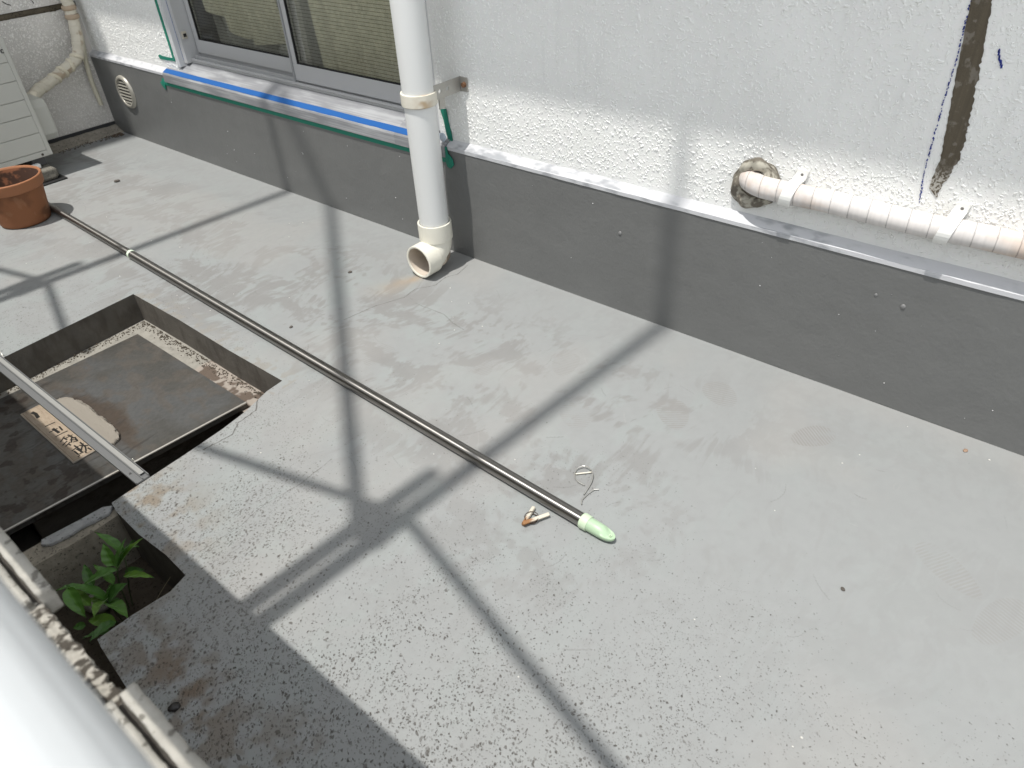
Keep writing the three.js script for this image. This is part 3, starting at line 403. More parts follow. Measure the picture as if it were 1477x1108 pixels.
// ------------------------------------------------------------------ wrapped pipe along the wall
{
  const t = G('wrapped_pipe'); const y = 0.502, z = 0.006, r = 0.0265;
  const wm = colorTex(1024, 128, (u, v) => { const x = u * 1.0; const ph = x / 0.043 + 0.10 * Math.sin(v * 6.283) ; const f = ph - Math.floor(ph); const cell = Math.floor(ph); const n = fbm(x * 60, v * 10, 3), w = fbm(x * 220, v * 3 + 4, 2); const tone = 0.94 + 0.10 * (hash(cell, 3) - 0.5); const top_ = ss(0.35, 0.65, fbm(x * 5, v * 4 + 3, 3)); let c = mix3([0.70, 0.67, 0.65], [0.62, 0.49, 0.40], 0.8 * top_ * ss(0.2, 0.8, hash(cell, 9) * 0.6 + n * 0.6)); const e = f < 0.05 ? 0.6 : 1; return c.map(q => q * tone * e * (0.9 + 0.14 * w)); });
  wm.repeat.set(1, 1);
  const wb = grayTex(1024, 128, (u, v) => { const x = u; const ph = x / 0.043 + 0.10 * Math.sin(v * 6.283); const f = ph - Math.floor(ph); return 0.5 + 0.35 * (1 - f) * 0.6 + 0.25 * (fbm(x * 260, v * 5, 3) - 0.5); });
  const pts = [[-0.735, y - 0.004, -0.10], [-0.715, y - 0.002, -0.045], [-0.69, y, -0.012], [-0.655, y, z - 0.001]]; for (let k = 0; k <= 24; k++) { const x = -0.61 + k * 0.11; pts.push([x, y + 0.0015 * Math.sin(k * 1.7), z + 0.001 * Math.cos(k * 2.1)]); }
  const g = tube(pts, r, 420, 36); const p = g.attributes.position, uv = g.attributes.uv; for (let i = 0; i < p.count; i++) uv.setXY(i, p.getX(i), uv.getY(i));
  M('wrapping', g, mat(1, 1, 1, { map: wm, bumpMap: wb, bumpScale: 0.0022, roughness: 0.7 }), t);
  // putty round the hole in the wall
  const ring = new THREE.TorusGeometry(0.047, 0.0145, 20, 96, 5.3).rotateZ(0.40); const rp = ring.attributes.position; for (let i = 0; i < rp.count; i++) { const x = rp.getX(i), yy = rp.getY(i), zz = rp.getZ(i), th = Math.atan2(yy, x); const k = 1 + 0.07 * Math.sin(2 * th + 0.6) + 0.05 * Math.sin(3 * th + 2) + 0.02 * Math.sin(9 * th); rp.setXYZ(i, x * k, yy * k * 1.1, zz * (0.85 + 0.3 * Math.sin(4 * th + 1)) + 0.003 * Math.sin(7 * th + zz * 300)); } ring.translate(-0.682, 0.494, -0.020); ring.computeVertexNormals();
  const pm = colorTex(256, 256, (u, v) => { const n = fbm(u * 10, v * 5, 4); const m = fbm(u * 40, v * 20, 2); return mix3([0.13, 0.115, 0.09], [0.40, 0.38, 0.32], ss(0.4, 0.62, n * 0.7 + m * 0.3)); });
  M('putty', ring, mat(1, 1, 1, { map: pm, roughness: 0.75 }), t).userData.label = 'grubby putty ring where the pipe enters the wall'; M('putty', at(new THREE.CylinderGeometry(0.040, 0.044, 0.004, 40).rotateX(Math.PI / 2), -0.682, 0.494, -0.0235), mat(0.16, 0.14, 0.11, { roughness: 0.95 }), t);
  const cw = mat(0.82, 0.82, 0.79, { roughness: 0.4 });
  for (const cx of [-0.582, -0.232, 0.12, 0.47, 0.82]) {
    // saddle clip: tab, over the pipe, lower tab
    const prof = []; const rr_ = r + 0.0012, th = 0.0045; const yT = y + 0.052, yB = y - 0.047, zw = -0.0235;
    const arc = (R, n = 16) => Array.from({ length: n + 1 }, (_, i) => { const a = 1.92 - i / n * (1.92 + 1.75); return [z + R * Math.cos(a) , y + R * Math.sin(a)]; });
    prof.push([zw, yT], [zw + th, yT], [zw + th, y + rr_ + 0.008], ...arc(rr_ + th), [zw + th, yB], [zw, yB], [zw, y - rr_ - 0.001], ...arc(rr_).reverse(), [zw, y + rr_ + 0.004]);
    const cg = profileX(prof, cx - 0.0135, cx + 0.0135, 0.0008); const q = cg.attributes.position; for (let i = 0; i < q.count; i++) q.setX(i, q.getX(i) + (q.getY(i) - y) * 0.22); cg.computeVertexNormals();
    const c = M('clip', cg, cw, t); M('screw', at(new THREE.CylinderGeometry(0.0034, 0.0038, 0.003, 12).rotateX(Math.PI / 2), cx + 0.0105, y + 0.041, zw + th), mat(0.2, 0.19, 0.18, { metalness: 0.6 }), c);
  }
  top(t, 'cream tape-wrapped pipe held by white clips along the stucco, entering the wall through putty', 'pipe');
}

// ------------------------------------------------------------------ round vent in the dado
{
  const t = G('vent_cover', -4.04, 0.243, 0.0); const st = mat(0.36, 0.345, 0.30, { metalness: 0.3, roughness: 0.4 });
  const ring = new THREE.LatheGeometry([[0.062, 0.0], [0.062, 0.010], [0.066, 0.0135], [0.074, 0.013], [0.080, 0.008], [0.082, 0.0]].map(([r, y]) => new THREE.Vector2(r, y)), 48).rotateX(Math.PI / 2); M('ring', ring, st, t);
  M('backing', at(new THREE.CylinderGeometry(0.062, 0.062, 0.002, 40).rotateX(Math.PI / 2), 0, 0, 0.0015), mat(0.03, 0.028, 0.024, { roughness: 0.95 }), t);
  for (let k = -3; k <= 3; k++) { const y = k * 0.0165, hw = Math.sqrt(0.0625 ** 2 - y * y) - 0.0005; const s = rbox(-hw, hw, -0.0048, 0.0048, -0.0012, 0.0012, 0.0008, 1); s.rotateX(-0.6); M('slat', at(s, 0, y, 0.0075), st, t); }
  top(t, 'round metal louvred vent cover in the grey dado near the corner', 'vent');
}

// ------------------------------------------------------------------ side wall (neighbouring building)
{
  const t = G('side_wall', -4.32, 0, 0);
  M('stucco', planar(box(-0.6, 0, 0.05, 0.612, -0.3, 6)), farM, t); M('stucco', planar(box(-0.6, 0.004, 0.640, 9.2, -0.3, 6)), farM, t);
  const j = fineBox(-0.6, -0.001, 0.6125, 0.6395, 0.001, 1.2, 0.012); M('mortar_joint', planar(jitter(j, 0.006, 60)), concM(3, 0.28, 0.25, 0.2), t);
  spatter(9000, mat(0.76, 0.745, 0.71, { roughness: 0.9 }), t, () => { let y; do { y = rr(0.055, 0.95); } while (y > 0.605 && y < 0.645); return [y > 0.64 ? 0.0042 : 0.0002, y, rr(0.005, 0.62), 'x']; }, () => { const k = rnd(); const L = (k > 0.85 ? rr(3.5, 6) : rr(1.5, 3.4)) * 0.001; return [L, L * rr(0.5, 0.9), rr(1.0, 2.4) * 0.001]; });
  M('base_strip', box(-0.6, -0.012, -0.26, 0.0498, -0.3, 6), mat(0.055, 0.056, 0.058, { roughness: 0.9 }), t);
  const ck = []; const cr = (P) => { for (let i = 0; i + 1 < P.length; i++) ck.push(rod([0.0042, P[i][1], P[i][0]], [0.0042, P[i + 1][1], P[i + 1][0]], 0.0022, 6)); };
  cr([[0.18, 0.80], [0.185, 0.74], [0.172, 0.72], [0.176, 0.68], [0.168, 0.66]]); cr([[0.30, 0.69], [0.285, 0.675], [0.27, 0.67]]);
  M('crack', mergeGeometries(ck), mat(0.03, 0.028, 0.025, { roughness: 1 }), t);
  top(t, 'rough grey stucco side wall with a dark mortar joint, behind the white outdoor unit', 'wall');
}
// insulated hose pair on the side wall
{
  const t = G('refrigerant_hose'); const r = 0.027;
  const P = [[-4.252, 0.95, 0.045], [-4.252, 0.80, 0.042], [-4.252, 0.652, 0.038], [-4.25, 0.562, 0.045], [-4.25, 0.472, 0.060], [-4.25, 0.405, 0.095], [-4.24, 0.362, 0.184], [-4.22, 0.337, 0.263], [-4.19, 0.312, 0.36], [-4.15, 0.29, 0.42]];
  const hm = colorTex(512, 128, (u, v) => { const n = fbm(u * 40, v * 4, 3), m = fbm(u * 12, v * 3 + 7, 3); return mix3([0.62, 0.58, 0.48], [0.36, 0.27, 0.18], 0.75 * ss(0.52, 0.7, n * 0.5 + m * 0.5)); });
  const hb = grayTex(512, 128, (u, v) => { const f = (u * 26 + v * 0.6) % 1; return 0.4 + 0.4 * f + 0.3 * (fbm(u * 80, v * 6, 3) - 0.5); });
  const g = tube(P, r, 140, 22); const p = g.attributes.position, n = g.attributes.normal; for (let i = 0; i < p.count; i++) { const w = (fbm(p.getY(i) * 55, p.getZ(i) * 55 + p.getX(i) * 20, 3) - 0.5) * 0.009; p.setXYZ(i, p.getX(i) + n.getX(i) * w, p.getY(i) + n.getY(i) * w, p.getZ(i) + n.getZ(i) * w); } g.computeVertexNormals();
  M('wrap', g, mat(1, 1, 1, { map: hm, bumpMap: hb, bumpScale: 0.004, roughness: 0.75 }), t);
  // torn tape showing darker foam
  const bandM = mat(0.68, 0.63, 0.50, { roughness: 0.7 });
  const curve = new THREE.CatmullRomCurve3(P.map(q => V(...q))); for (const u of [0.60, 0.66, 0.72, 0.78]) { const c = curve.getPointAt(u), d = curve.getTangentAt(u); const ring = new THREE.TorusGeometry(r + 0.001, 0.005, 8, 24); ring.scale(1, 1, 1.7); ring.rotateX(rr(-0.5, 0.5)); ring.rotateY(rr(-0.4, 0.4)); ring.applyQuaternion(new THREE.Quaternion().setFromUnitVectors(V(0, 0, 1), d)); M('torn_tape', at(ring, c.x, c.y, c.z), bandM, t); }
  for (const y of [0.585, 0.625]) { const ring = new THREE.TorusGeometry(r + 0.002, 0.005, 8, 24).scale(1, 1, 2.2).rotateX(Math.PI / 2); M('tie', at(ring, -4.252, y, 0.041), mat(0.42, 0.33, 0.24, { roughness: 0.9 }), t); }
  top(t, 'thick cream insulated hose with torn tape bending down the side wall to the outdoor unit', 'hose');
  const d = M('drain_hose', tube([[-4.285, 0.95, 0.018], [-4.285, 0.64, 0.018], [-4.285, 0.489, 0.021], [-4.283, 0.365, 0.045], [-4.28, 0.266, 0.055], [-4.275, 0.155, 0.053]], 0.011, 70, 12), mat(0.58, 0.55, 0.44, { roughness: 0.6 })); top(d, 'thin cream drain hose hanging in the wall corner', 'hose');
}

// ------------------------------------------------------------------ outdoor unit
{
  const t = G('outdoor_unit', -4.05, 0, 0.90); const wht = mat(0.53, 0.53, 0.485, { roughness: 0.45 }), wht2 = mat(0.56, 0.56, 0.515, { roughness: 0.45 });
  M('body', rbox(-0.15, 0.146, 0.10, 0.628, -0.4, 0.4, 0.008, 3), wht, t); const panel = M('front_panel', mergeGeometries([rbox(0.1465, 0.1530, 0.104, 0.622, -0.405, -0.386, 0.0025, 3), rbox(0.1465, 0.1530, 0.104, 0.622, 0.381, 0.395, 0.0025, 3)]), wht, t);
  M('lid', rbox(-0.155, 0.156, 0.6285, 0.640, -0.408, 0.4, 0.004, 3), wht2, t);
  // boards of the front panel with pressed grooves between them
  [0.104, 0.130, 0.21, 0.288, 0.359, 0.44, 0.518, 0.622].forEach((y, i, a) => { if (i + 1 < a.length) M('panel_band', rbox(0.1465, 0.1528, y + (i ? 0.0012 : 0), a[i + 1] - (i + 2 < a.length ? 0.0012 : 0), -0.3858, 0.3808, 0.0024, 3), wht, panel); });
  const font = await new FontLoader().loadAsync('fonts/droid/droid_sans_bold.typeface.json'); const tg = new TextGeometry('c', { font, size: 0.021, depth: 0.0012, curveSegments: 6 }); tg.rotateY(Math.PI / 2); M('lettering', at(tg, 0.1530, 0.556, -0.373), mat(0.02, 0.02, 0.022), panel);
  M('screw_hole', at(new THREE.CylinderGeometry(0.006, 0.006, 0.003, 14).rotateZ(Math.PI / 2), 0.1518, 0.115, -0.36), mat(0.05, 0.035, 0.025), panel);
  const vs = new THREE.Shape([[-0.13, 0.15], [0.03, 0.15], [0.045, 0.17], [0.045, 0.285], [0.03, 0.31], [-0.13, 0.31]].map(([a, b]) => new THREE.Vector2(a, b))); const vg = new THREE.ExtrudeGeometry(vs, { depth: 0.07, bevelEnabled: true, bevelSize: 0.012, bevelThickness: 0.02, bevelSegments: 3 }); M('valve_cover', at(vg, 0, 0, -0.4805), wht2, t);
  for (const z of [-0.34, 0.34]) { M('foot', rbox(-0.16, 0.13, 0.062, 0.0995, z - 0.03, z + 0.03, 0.004), mat(0.10, 0.10, 0.10, { roughness: 0.8 }), t); }
  M('foot_cap', rbox(0.135, 0.165, 0.064, 0.082, -0.33, -0.30, 0.003), mat(0.8, 0.8, 0.78), t);
  top(t, 'white air-conditioner outdoor unit with pressed horizontal lines on its front panel', 'air conditioner');
  for (const z of [0.575, 1.24]) { const b = G('support_block', -4.03, 0, z); const bg = jitter(new RoundedBoxGeometry(0.36, 0.058, 0.11, 5, 0.02), 0.008, 30).translate(0, 0.032, 0); M('block', planar(bg, 0.3), concM(3, 0.5, 0.5, 0.48), b); M('mat', rbox(-0.2, 0.205, -0.0, 0.006, -0.075, 0.075, 0.002), mat(0.012, 0.012, 0.012, { roughness: 0.9 }), b); top(b, z < 1 ? 'lumpy grey support block on a black mat under the outdoor unit, beside the clay pot' : 'grey support block under the far foot of the outdoor unit', 'block', 'blocks under the outdoor unit'); }
}

// ------------------------------------------------------------------ clay pot
{
  const t = G('clay_pot', -3.497, 0, 0.827);
  const pm = colorTex(512, 256, (u, v) => { const n = fbm(u * 9, v * 6, 4), m = fbm(u * 30, v * 22, 3), d = fbm(u * 5 + 3, v * 9, 3); let c = mix3([0.25, 0.10, 0.042], [0.17, 0.068, 0.03], ss(0.35, 0.65, n)); c = mix3(c, [0.13, 0.055, 0.025], 0.8 * ss(0.5, 0.7, d)); c = mix3(c, [0.33, 0.17, 0.09], 0.3 * ss(0.62, 0.75, m)); return c; });
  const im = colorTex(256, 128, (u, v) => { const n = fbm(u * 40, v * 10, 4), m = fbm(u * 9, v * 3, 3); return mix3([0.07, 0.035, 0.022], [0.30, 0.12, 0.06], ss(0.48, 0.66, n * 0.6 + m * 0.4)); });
  const L = a => a.map(([r, y]) => new THREE.Vector2(r, y));
  M('wall', new THREE.LatheGeometry(L([[0, 0.0], [0.088, 0.0], [0.096, 0.003], [0.099, 0.012], [0.118, 0.150]]), 72), mat(1, 1, 1, { map: pm, roughness: 0.8 }), t);
  M('rim', new THREE.LatheGeometry(L([[0.1175, 0.147], [0.124, 0.147], [0.1275, 0.151], [0.131, 0.186], [0.130, 0.190], [0.126, 0.192], [0.122, 0.190], [0.1195, 0.182]]), 72), mat(0.32, 0.135, 0.062, { roughness: 0.75 }), t);
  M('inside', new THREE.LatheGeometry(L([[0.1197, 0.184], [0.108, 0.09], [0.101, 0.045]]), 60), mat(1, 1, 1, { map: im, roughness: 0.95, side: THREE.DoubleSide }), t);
  const s = new THREE.CircleGeometry(0.1015, 48).rotateX(-Math.PI / 2).translate(0, 0.045, 0); M('soil', s, concM(4, 0.16, 0.11, 0.08, { bumpScale: 0.01 }), t);
  top(t, 'round terracotta plant pot standing empty on the grey floor', 'plant pot');
}

// ------------------------------------------------------------------ drying pole
{
  const A = V(-3.60, 0.0165, 0.7125), B = V(-0.625, 0.0165, 0.800), d = B.clone().sub(A), L = d.length(); const t = G('laundry_pole', A.x, A.y, A.z); t.rotation.y = Math.atan2(-d.z, d.x);
  const steel = phys(0.31, 0.298, 0.282, { metalness: 1, roughness: 0.345, anisotropy: 0.85, anisotropyRotation: Math.PI / 2 });
  const lathe = (P, n = 48) => new THREE.LatheGeometry(P.map(([x, r]) => new THREE.Vector2(r, x)), n).rotateZ(-Math.PI / 2);
  M('tube', lathe([[-0.01, 0.0135], [0.845, 0.0135]]), steel, t); M('tube', lathe([[0.852, 0.0136], [0.853, 0.0157], [L, 0.0157]]), steel, t);
  const mint = mat(0.40, 0.54, 0.37, { roughness: 0.42 }), mintP = mat(0.54, 0.66, 0.48, { roughness: 0.45 }), tan = mat(0.44, 0.45, 0.33, { roughness: 0.45 });
  M('joint_ring', lathe([[0.838, 0.0136], [0.838, 0.0162], [0.840, 0.0168], [0.851, 0.0168], [0.853, 0.0160]]), mat(0.66, 0.78, 0.62, { roughness: 0.4 }), t);
  const cap = M('end_cap', lathe([[L - 0.004, 0.0158], [L - 0.004, 0.0175], [L - 0.002, 0.0185], [L + 0.014, 0.0182], [L + 0.0155, 0.017]]), mintP, t);
  // rounded nose with a hook notch
  const nose = new THREE.LatheGeometry([[0.0155, 0.0162], [0.03, 0.0160], [0.05, 0.0156], [0.062, 0.0145], [0.071, 0.0122], [0.078, 0.0085], [0.0815, 0.004], [0.082, 0]].map(([x, r]) => new THREE.Vector2(r, x)), 56).rotateZ(-Math.PI / 2); nose.translate(L, 0, 0);
  const np = nose.attributes.position; for (let i = 0; i < np.count; i++) { const x = np.getX(i) - L, y = np.getY(i), z = np.getZ(i); const k = ss(0.048, 0.066, x) * ss(0.002, 0.012, y); np.setY(i, y - 0.011 * k); void z; } nose.computeVertexNormals(); M('nose', nose, mint, cap);
  M('cord_hole', at(new THREE.TorusGeometry(0.0026, 0.0012, 8, 16).rotateX(Math.PI / 2), L + 0.071, 0.0035, 0), mintP, cap); void tan;
  top(t, 'long stainless steel laundry pole with a mint green end cap lying across the floor', 'pole');
}
// clothes peg and bent wire clip beside it
{
  const t = G('clothes_peg', -0.735, 0, 0.857); t.rotation.y = 0; const wm = colorTex(64, 128, (u, v) => { const n = fbm(u * 8, v * 20, 3); return mix3([0.27, 0.13, 0.05], [0.60, 0.55, 0.46], ss(0.2, 0.5, v + 0.2 * (n - 0.5))); }, false);
  const wood = mat(1, 1, 1, { map: wm, roughness: 0.7 });
  const arm = (a, b, w) => { const A = V(a[0], a[1], a[2]), B = V(b[0], b[1], b[2]), dd = B.clone().sub(A); const g = new RoundedBoxGeometry(w, dd.length(), 0.007, 3, 0.0018); const uv = g.attributes.uv, p = g.attributes.position; for (let i = 0; i < p.count; i++) uv.setXY(i, 0.5 + p.getX(i) / 0.02, p.getY(i) / dd.length() + 0.5); g.applyQuaternion(new THREE.Quaternion().setFromUnitVectors(V(0, 1, 0), dd.normalize())); const c = A.add(B).multiplyScalar(0.5); return at(g, c.x, c.y, c.z); };
  M('jaw', arm([0.004, 0.006, 0.026], [-0.009, 0.007, -0.030], 0.0085), wood, t); M('jaw', arm([0.004, 0.0115, 0.027], [0.033, 0.010, -0.032], 0.0085), wood, t);
  const sp = mat(0.07, 0.045, 0.03, { metalness: 0.5, roughness: 0.6 }); M('spring', at(new THREE.TorusGeometry(0.0145, 0.0011, 8, 36).rotateX(Math.PI / 2), 0.006, 0.004, -0.001), sp, t); M('spring', at(new THREE.TorusGeometry(0.0155, 0.0009, 8, 36).rotateX(Math.PI / 2), 0.008, 0.0125, 0.0), sp, t);
  top(t, 'weathered clothes peg with rusty brown jaws lying beside the laundry pole', 'clothes peg');
  const w = G('wire_clip', -0.70, 0.0, 0.69); const wire = mat(0.60, 0.59, 0.56, { metalness: 0.8, roughness: 0.3 }); const q = (x, z, y = 0.003) => [x + 0.70, y, z - 0.69];
  M('loop', tube([q(-0.694, 0.699), q(-0.717, 0.697), q(-0.733, 0.684), q(-0.738, 0.664, 0.007), q(-0.727, 0.650, 0.009), q(-0.704, 0.654, 0.009), q(-0.689, 0.674, 0.006), q(-0.682, 0.700), q(-0.678, 0.724)], 0.0014, 60, 8), wire, w);
  M('tail', tube([q(-0.664, 0.752, 0.002), q(-0.671, 0.742), q(-0.672, 0.72), q(-0.668, 0.695)], 0.0016, 24, 8), wire, w); M('crossbar', rod(q(-0.732, 0.681, 0.004), q(-0.705, 0.655, 0.005), 0.0018, 8), mat(0.72, 0.68, 0.58), w); M('crossbar', rod(q(-0.669, 0.697, 0.003), q(-0.660, 0.690, 0.003), 0.002, 8), wire, w);
  top(w, 'bent steel wire clip looped on the floor above the end of the laundry pole', 'wire clip');
}

// ------------------------------------------------------------------ steel cover, sign, foam and rail in the pit
{
  const cm = colorTex(1024, 1024, (u, v) => { const x = -2.42 + u * 0.68, z = 0.94 + v * 0.70; const n = fbm(x * 6, z * 6, 4), m = fbm(x * 22, z * 40, 4), f = fbm(x * 120, z * 120, 2), st = fbm(x * 90, z * 14, 3); const k = 0.9 + 0.25 * (f - 0.5);
    let c = mix3([0.17, 0.172, 0.17], [0.135, 0.13, 0.118], ss(0.35, 0.65, n)); c = mix3(c, [0.19, 0.165, 0.14], 0.6 * ss(0.45, 0.7, m));
    const rz = ss(1.24, 1.5, z + 0.25 * (n - 0.5)); c = mix3(c, [0.10, 0.085, 0.07], 0.75 * rz * ss(0.36, 0.6, m)); const pq = fbm(x * 34 + 5, z * 34, 4); c = mix3(c, [0.045, 0.028, 0.022], 0.9 * rz * ss(0.54, 0.66, pq));
    const ex = (x + 2.05) / 0.23, ez = (z - 1.27) / 0.085; const halo = Math.exp(-(ex * ex + ez * ez)); c = mix3(c, [0.115, 0.082, 0.058], 0.85 * ss(0.3, 0.75, halo + 0.5 * (m - 0.5))); c = mix3(c, [0.06, 0.05, 0.045], 0.5 * ss(0.66, 0.74, st) * ss(1.1, 1.25, z)); c = mix3(c, [0.24, 0.24, 0.235], 0.35 * ss(0.62, 0.8, fbm(x * 9 + 2, z * 4, 3)) * ss(1.2, 1.0, z)); return c.map(q => q * k * 0.62); }, false);
  const cb = grayTex(512, 512, (u, v) => 0.6 * fbm(u * 4, v * 4, 3) + 0.25 * fbm(u * 60, v * 60, 3));
  const t = G('steel_cover', -2.08, -0.104, 1.29); const q = (x, z) => [x + 2.08, z - 1.29];
  const g = slabXZ([q(-2.384, 0.95), q(-2.40, 1.635), q(-1.802, 1.635), q(-1.765, 1.2), q(-1.744, 0.946)], 0.0, 0.018); const p = g.attributes.position, uv = g.attributes.uv; for (let i = 0; i < p.count; i++) uv.setXY(i, (p.getX(i) - 2.08 + 2.42) / 0.68, (p.getZ(i) + 1.29 - 0.94) / 0.70);
  M('plate', g, mat(1, 1, 1, { map: cm, bumpMap: cb, bumpScale: 0.004, roughness: 0.42, metalness: 0.25 }), t);
  M('folded_edge', rod([0.336, 0.018, -0.344], [0.279, 0.018, 0.344], 0.0035, 10), mat(0.42, 0.40, 0.36, { metalness: 0.4, roughness: 0.4 }), t);
  top(t, 'stained flat steel cover plate lying in the sunken rectangular pit', 'cover plate');
  const ang = M('steel_angle', rbox(-0.012, 0.012, 0, 0.035, -0.33, 0.33, 0.002), mat(0.09, 0.088, 0.085, { metalness: 0.3, roughness: 0.5 })); ang.position.set(-1.655, -0.17, 1.30); ang.rotation.y = 0.06; top(ang, 'dark steel angle bar down in the slot beside the cover plate', 'steel bar');
  // lettered plate
  const cv = document.createElement('canvas'); cv.width = 768; cv.height = 208; const c = cv.getContext('2d'); c.fillStyle = '#a0917f'; c.fillRect(0, 0, 768, 208);
  for (let n = 0; n < 700; n++) { c.fillStyle = rnd() < 0.5 ? 'rgba(90,74,60,0.12)' : 'rgba(200,188,170,0.12)'; c.fillRect(rnd() * 768, rnd() * 208, rr(4, 60), rr(2, 10)); }
  c.strokeStyle = 'rgba(70,58,48,0.8)'; c.lineWidth = 2; c.strokeRect(9, 9, 750, 190);
  const X = x => (x + 2.25) / 0.345 * 768, Y = z => (z - 1.298) / 0.0935 * 208; c.strokeStyle = '#17140f'; c.lineCap = 'butt';
  const S = [[[-2.231, 1.367], [-2.213, 1.363], [-2.186, 1.366]], [[-2.128, 1.372], [-2.124, 1.344]], [[-2.1, 1.362], [-2.064, 1.359]], [[-2.09, 1.376], [-2.089, 1.353]], [[-2.055, 1.373], [-2.055, 1.353], [-2.052, 1.34]], [[-2.094, 1.346], [-2.067, 1.348]], [[-2.035, 1.348], [-2.003, 1.343]], [[-2.024, 1.358], [-2.023, 1.339]], [[-2.007, 1.354], [-1.989, 1.341]], [[-2.018, 1.344], [-1.991, 1.357]], [[-2.008, 1.34], [-1.984, 1.343], [-1.99, 1.353]], [[-2.034, 1.362], [-2.014, 1.359]], [[-2.035, 1.357], [-2.02, 1.375]], [[-2.009, 1.361], [-2, 1.378]], [[-1.997, 1.358], [-1.988, 1.375]], [[-1.994, 1.365], [-1.98, 1.363]], [[-1.973, 1.358], [-1.938, 1.355]], [[-1.96, 1.351], [-1.954, 1.373]], [[-1.949, 1.369], [-1.924, 1.368]], [[-1.973, 1.341], [-1.942, 1.341]], [[-1.961, 1.349], [-1.938, 1.333]], [[-1.961, 1.338], [-1.928, 1.36]], [[-1.946, 1.339], [-1.92, 1.348]], [[-1.931, 1.339], [-1.912, 1.336]], [[-1.953, 1.361], [-1.923, 1.356], [-1.924, 1.368]], [[-1.923, 1.35], [-1.912, 1.351]], [[-1.916, 1.373], [-1.918, 1.367]], [[-1.94, 1.313], [-1.918, 1.315]], [[-1.968, 1.309], [-1.962, 1.311]]];
  S.forEach((P, i) => { c.lineWidth = i === 0 ? 21 : i === 2 ? 17 : 9.5; c.beginPath(); P.forEach(([x, z], k) => k ? c.lineTo(X(x), Y(z)) : c.moveTo(X(x), Y(z))); c.stroke(); });
  const ct = new THREE.CanvasTexture(cv); ct.colorSpace = THREE.SRGBColorSpace; ct.flipY = false;
  const sg = G('sign_plate', -2.0775, -0.0855, 1.3445); const pg = new THREE.PlaneGeometry(0.345, 0.0935).rotateX(-Math.PI / 2); const su = pg.attributes.uv, sp = pg.attributes.position; for (let i = 0; i < sp.count; i++) su.setXY(i, sp.getX(i) / 0.345 + 0.5, sp.getZ(i) / 0.0935 + 0.5); pg.translate(0, 0.0052, 0);
  M('lettering', pg, mat(1, 1, 1, { map: ct, roughness: 0.6 }), sg); M('plate', rbox(-0.1745, 0.1745, 0, 0.0046, -0.0487, 0.0487, 0.0012, 1), mat(0.36, 0.32, 0.27, { roughness: 0.6 }), sg); sg.rotation.y = 0.0; top(sg, 'pale plate with black hand-painted characters lying on the steel cover', 'sign');
  // foam / plaster crust
  const fo = new THREE.Shape([[-2.225, 1.300], [-2.21, 1.272], [-2.17, 1.256], [-2.10, 1.250], [-2.05, 1.253], [-1.99, 1.251], [-1.93, 1.255], [-1.900, 1.266], [-1.892, 1.283], [-1.902, 1.303], [-2.0, 1.3065], [-2.1, 1.304]].map(([x, z]) => new THREE.Vector2(x, -z)));
  const pts = fo.getSpacedPoints(120); const fg = new THREE.ExtrudeGeometry(new THREE.Shape(pts), { depth: 0.006, bevelEnabled: true, bevelSize: 0.004, bevelThickness: 0.004, bevelSegments: 2 }); fg.rotateX(-Math.PI / 2); fg.translate(0, -0.085, 0); const f2 = jitter(fg, 0.006, 120); f2.translate(2.06, 0.085, -1.28);
  const fb = concBump.clone(); fb.repeat.set(6, 6); const fom = M('plaster_crust', planar(f2, 0.5), mat(0.52, 0.47, 0.40, { bumpMap: fb, bumpScale: 0.010, roughness: 0.95 })); fom.position.set(-2.06, -0.0855, 1.28); top(fom, 'crusty off-white plaster lump on the steel cover behind the sign', 'plaster');
  // aluminium rail bridging the pit
  const rail = G('aluminium_rail', -2.06, 0, 1.340); rail.rotation.y = 0.012; const al = mat(0.20, 0.204, 0.206, { metalness: 0.4, roughness: 0.42 });
  M('web', profileX([[-0.018, 0.001], [-0.018, 0.012], [-0.0155, 0.012], [-0.0155, 0.005], [-0.002, 0.005], [-0.002, 0.0095], [0.000, 0.0095], [0.000, 0.005], [0.0155, 0.005], [0.0155, 0.008], [0.018, 0.008], [0.018, 0.001]], -0.50, 0.487), al, rail);
  M('lip', rbox(-0.50, 0.470, 0.0096, 0.0118, -0.0145, -0.0022, 0.0008, 1), mat(0.48, 0.48, 0.46, { metalness: 0.5, roughness: 0.3 }), rail); for (const x of [-0.45, 0.44]) M('screw', at(new THREE.CylinderGeometry(0.003, 0.003, 0.002, 10), x, 0.006, 0.008), mat(0.1, 0.1, 0.1, { metalness: 0.5 }), rail);
  M('staple', tube([[-0.43, 0.013, -0.018], [-0.42, 0.020, -0.021], [-0.40, 0.020, -0.022], [-0.385, 0.012, -0.02]], 0.0011, 20, 6), mat(0.7, 0.68, 0.62, { metalness: 0.7, roughness: 0.3 }), rail); M('staple', tube([[0.408, 0.012, -0.017], [0.412, 0.020, -0.019], [0.418, 0.012, -0.02]], 0.0011, 14, 6), mat(0.7, 0.68, 0.62, { metalness: 0.7, roughness: 0.3 }), rail);
  top(rail, 'grey aluminium rail laid across the sunken pit above the sign', 'rail');
}
log('pit things');

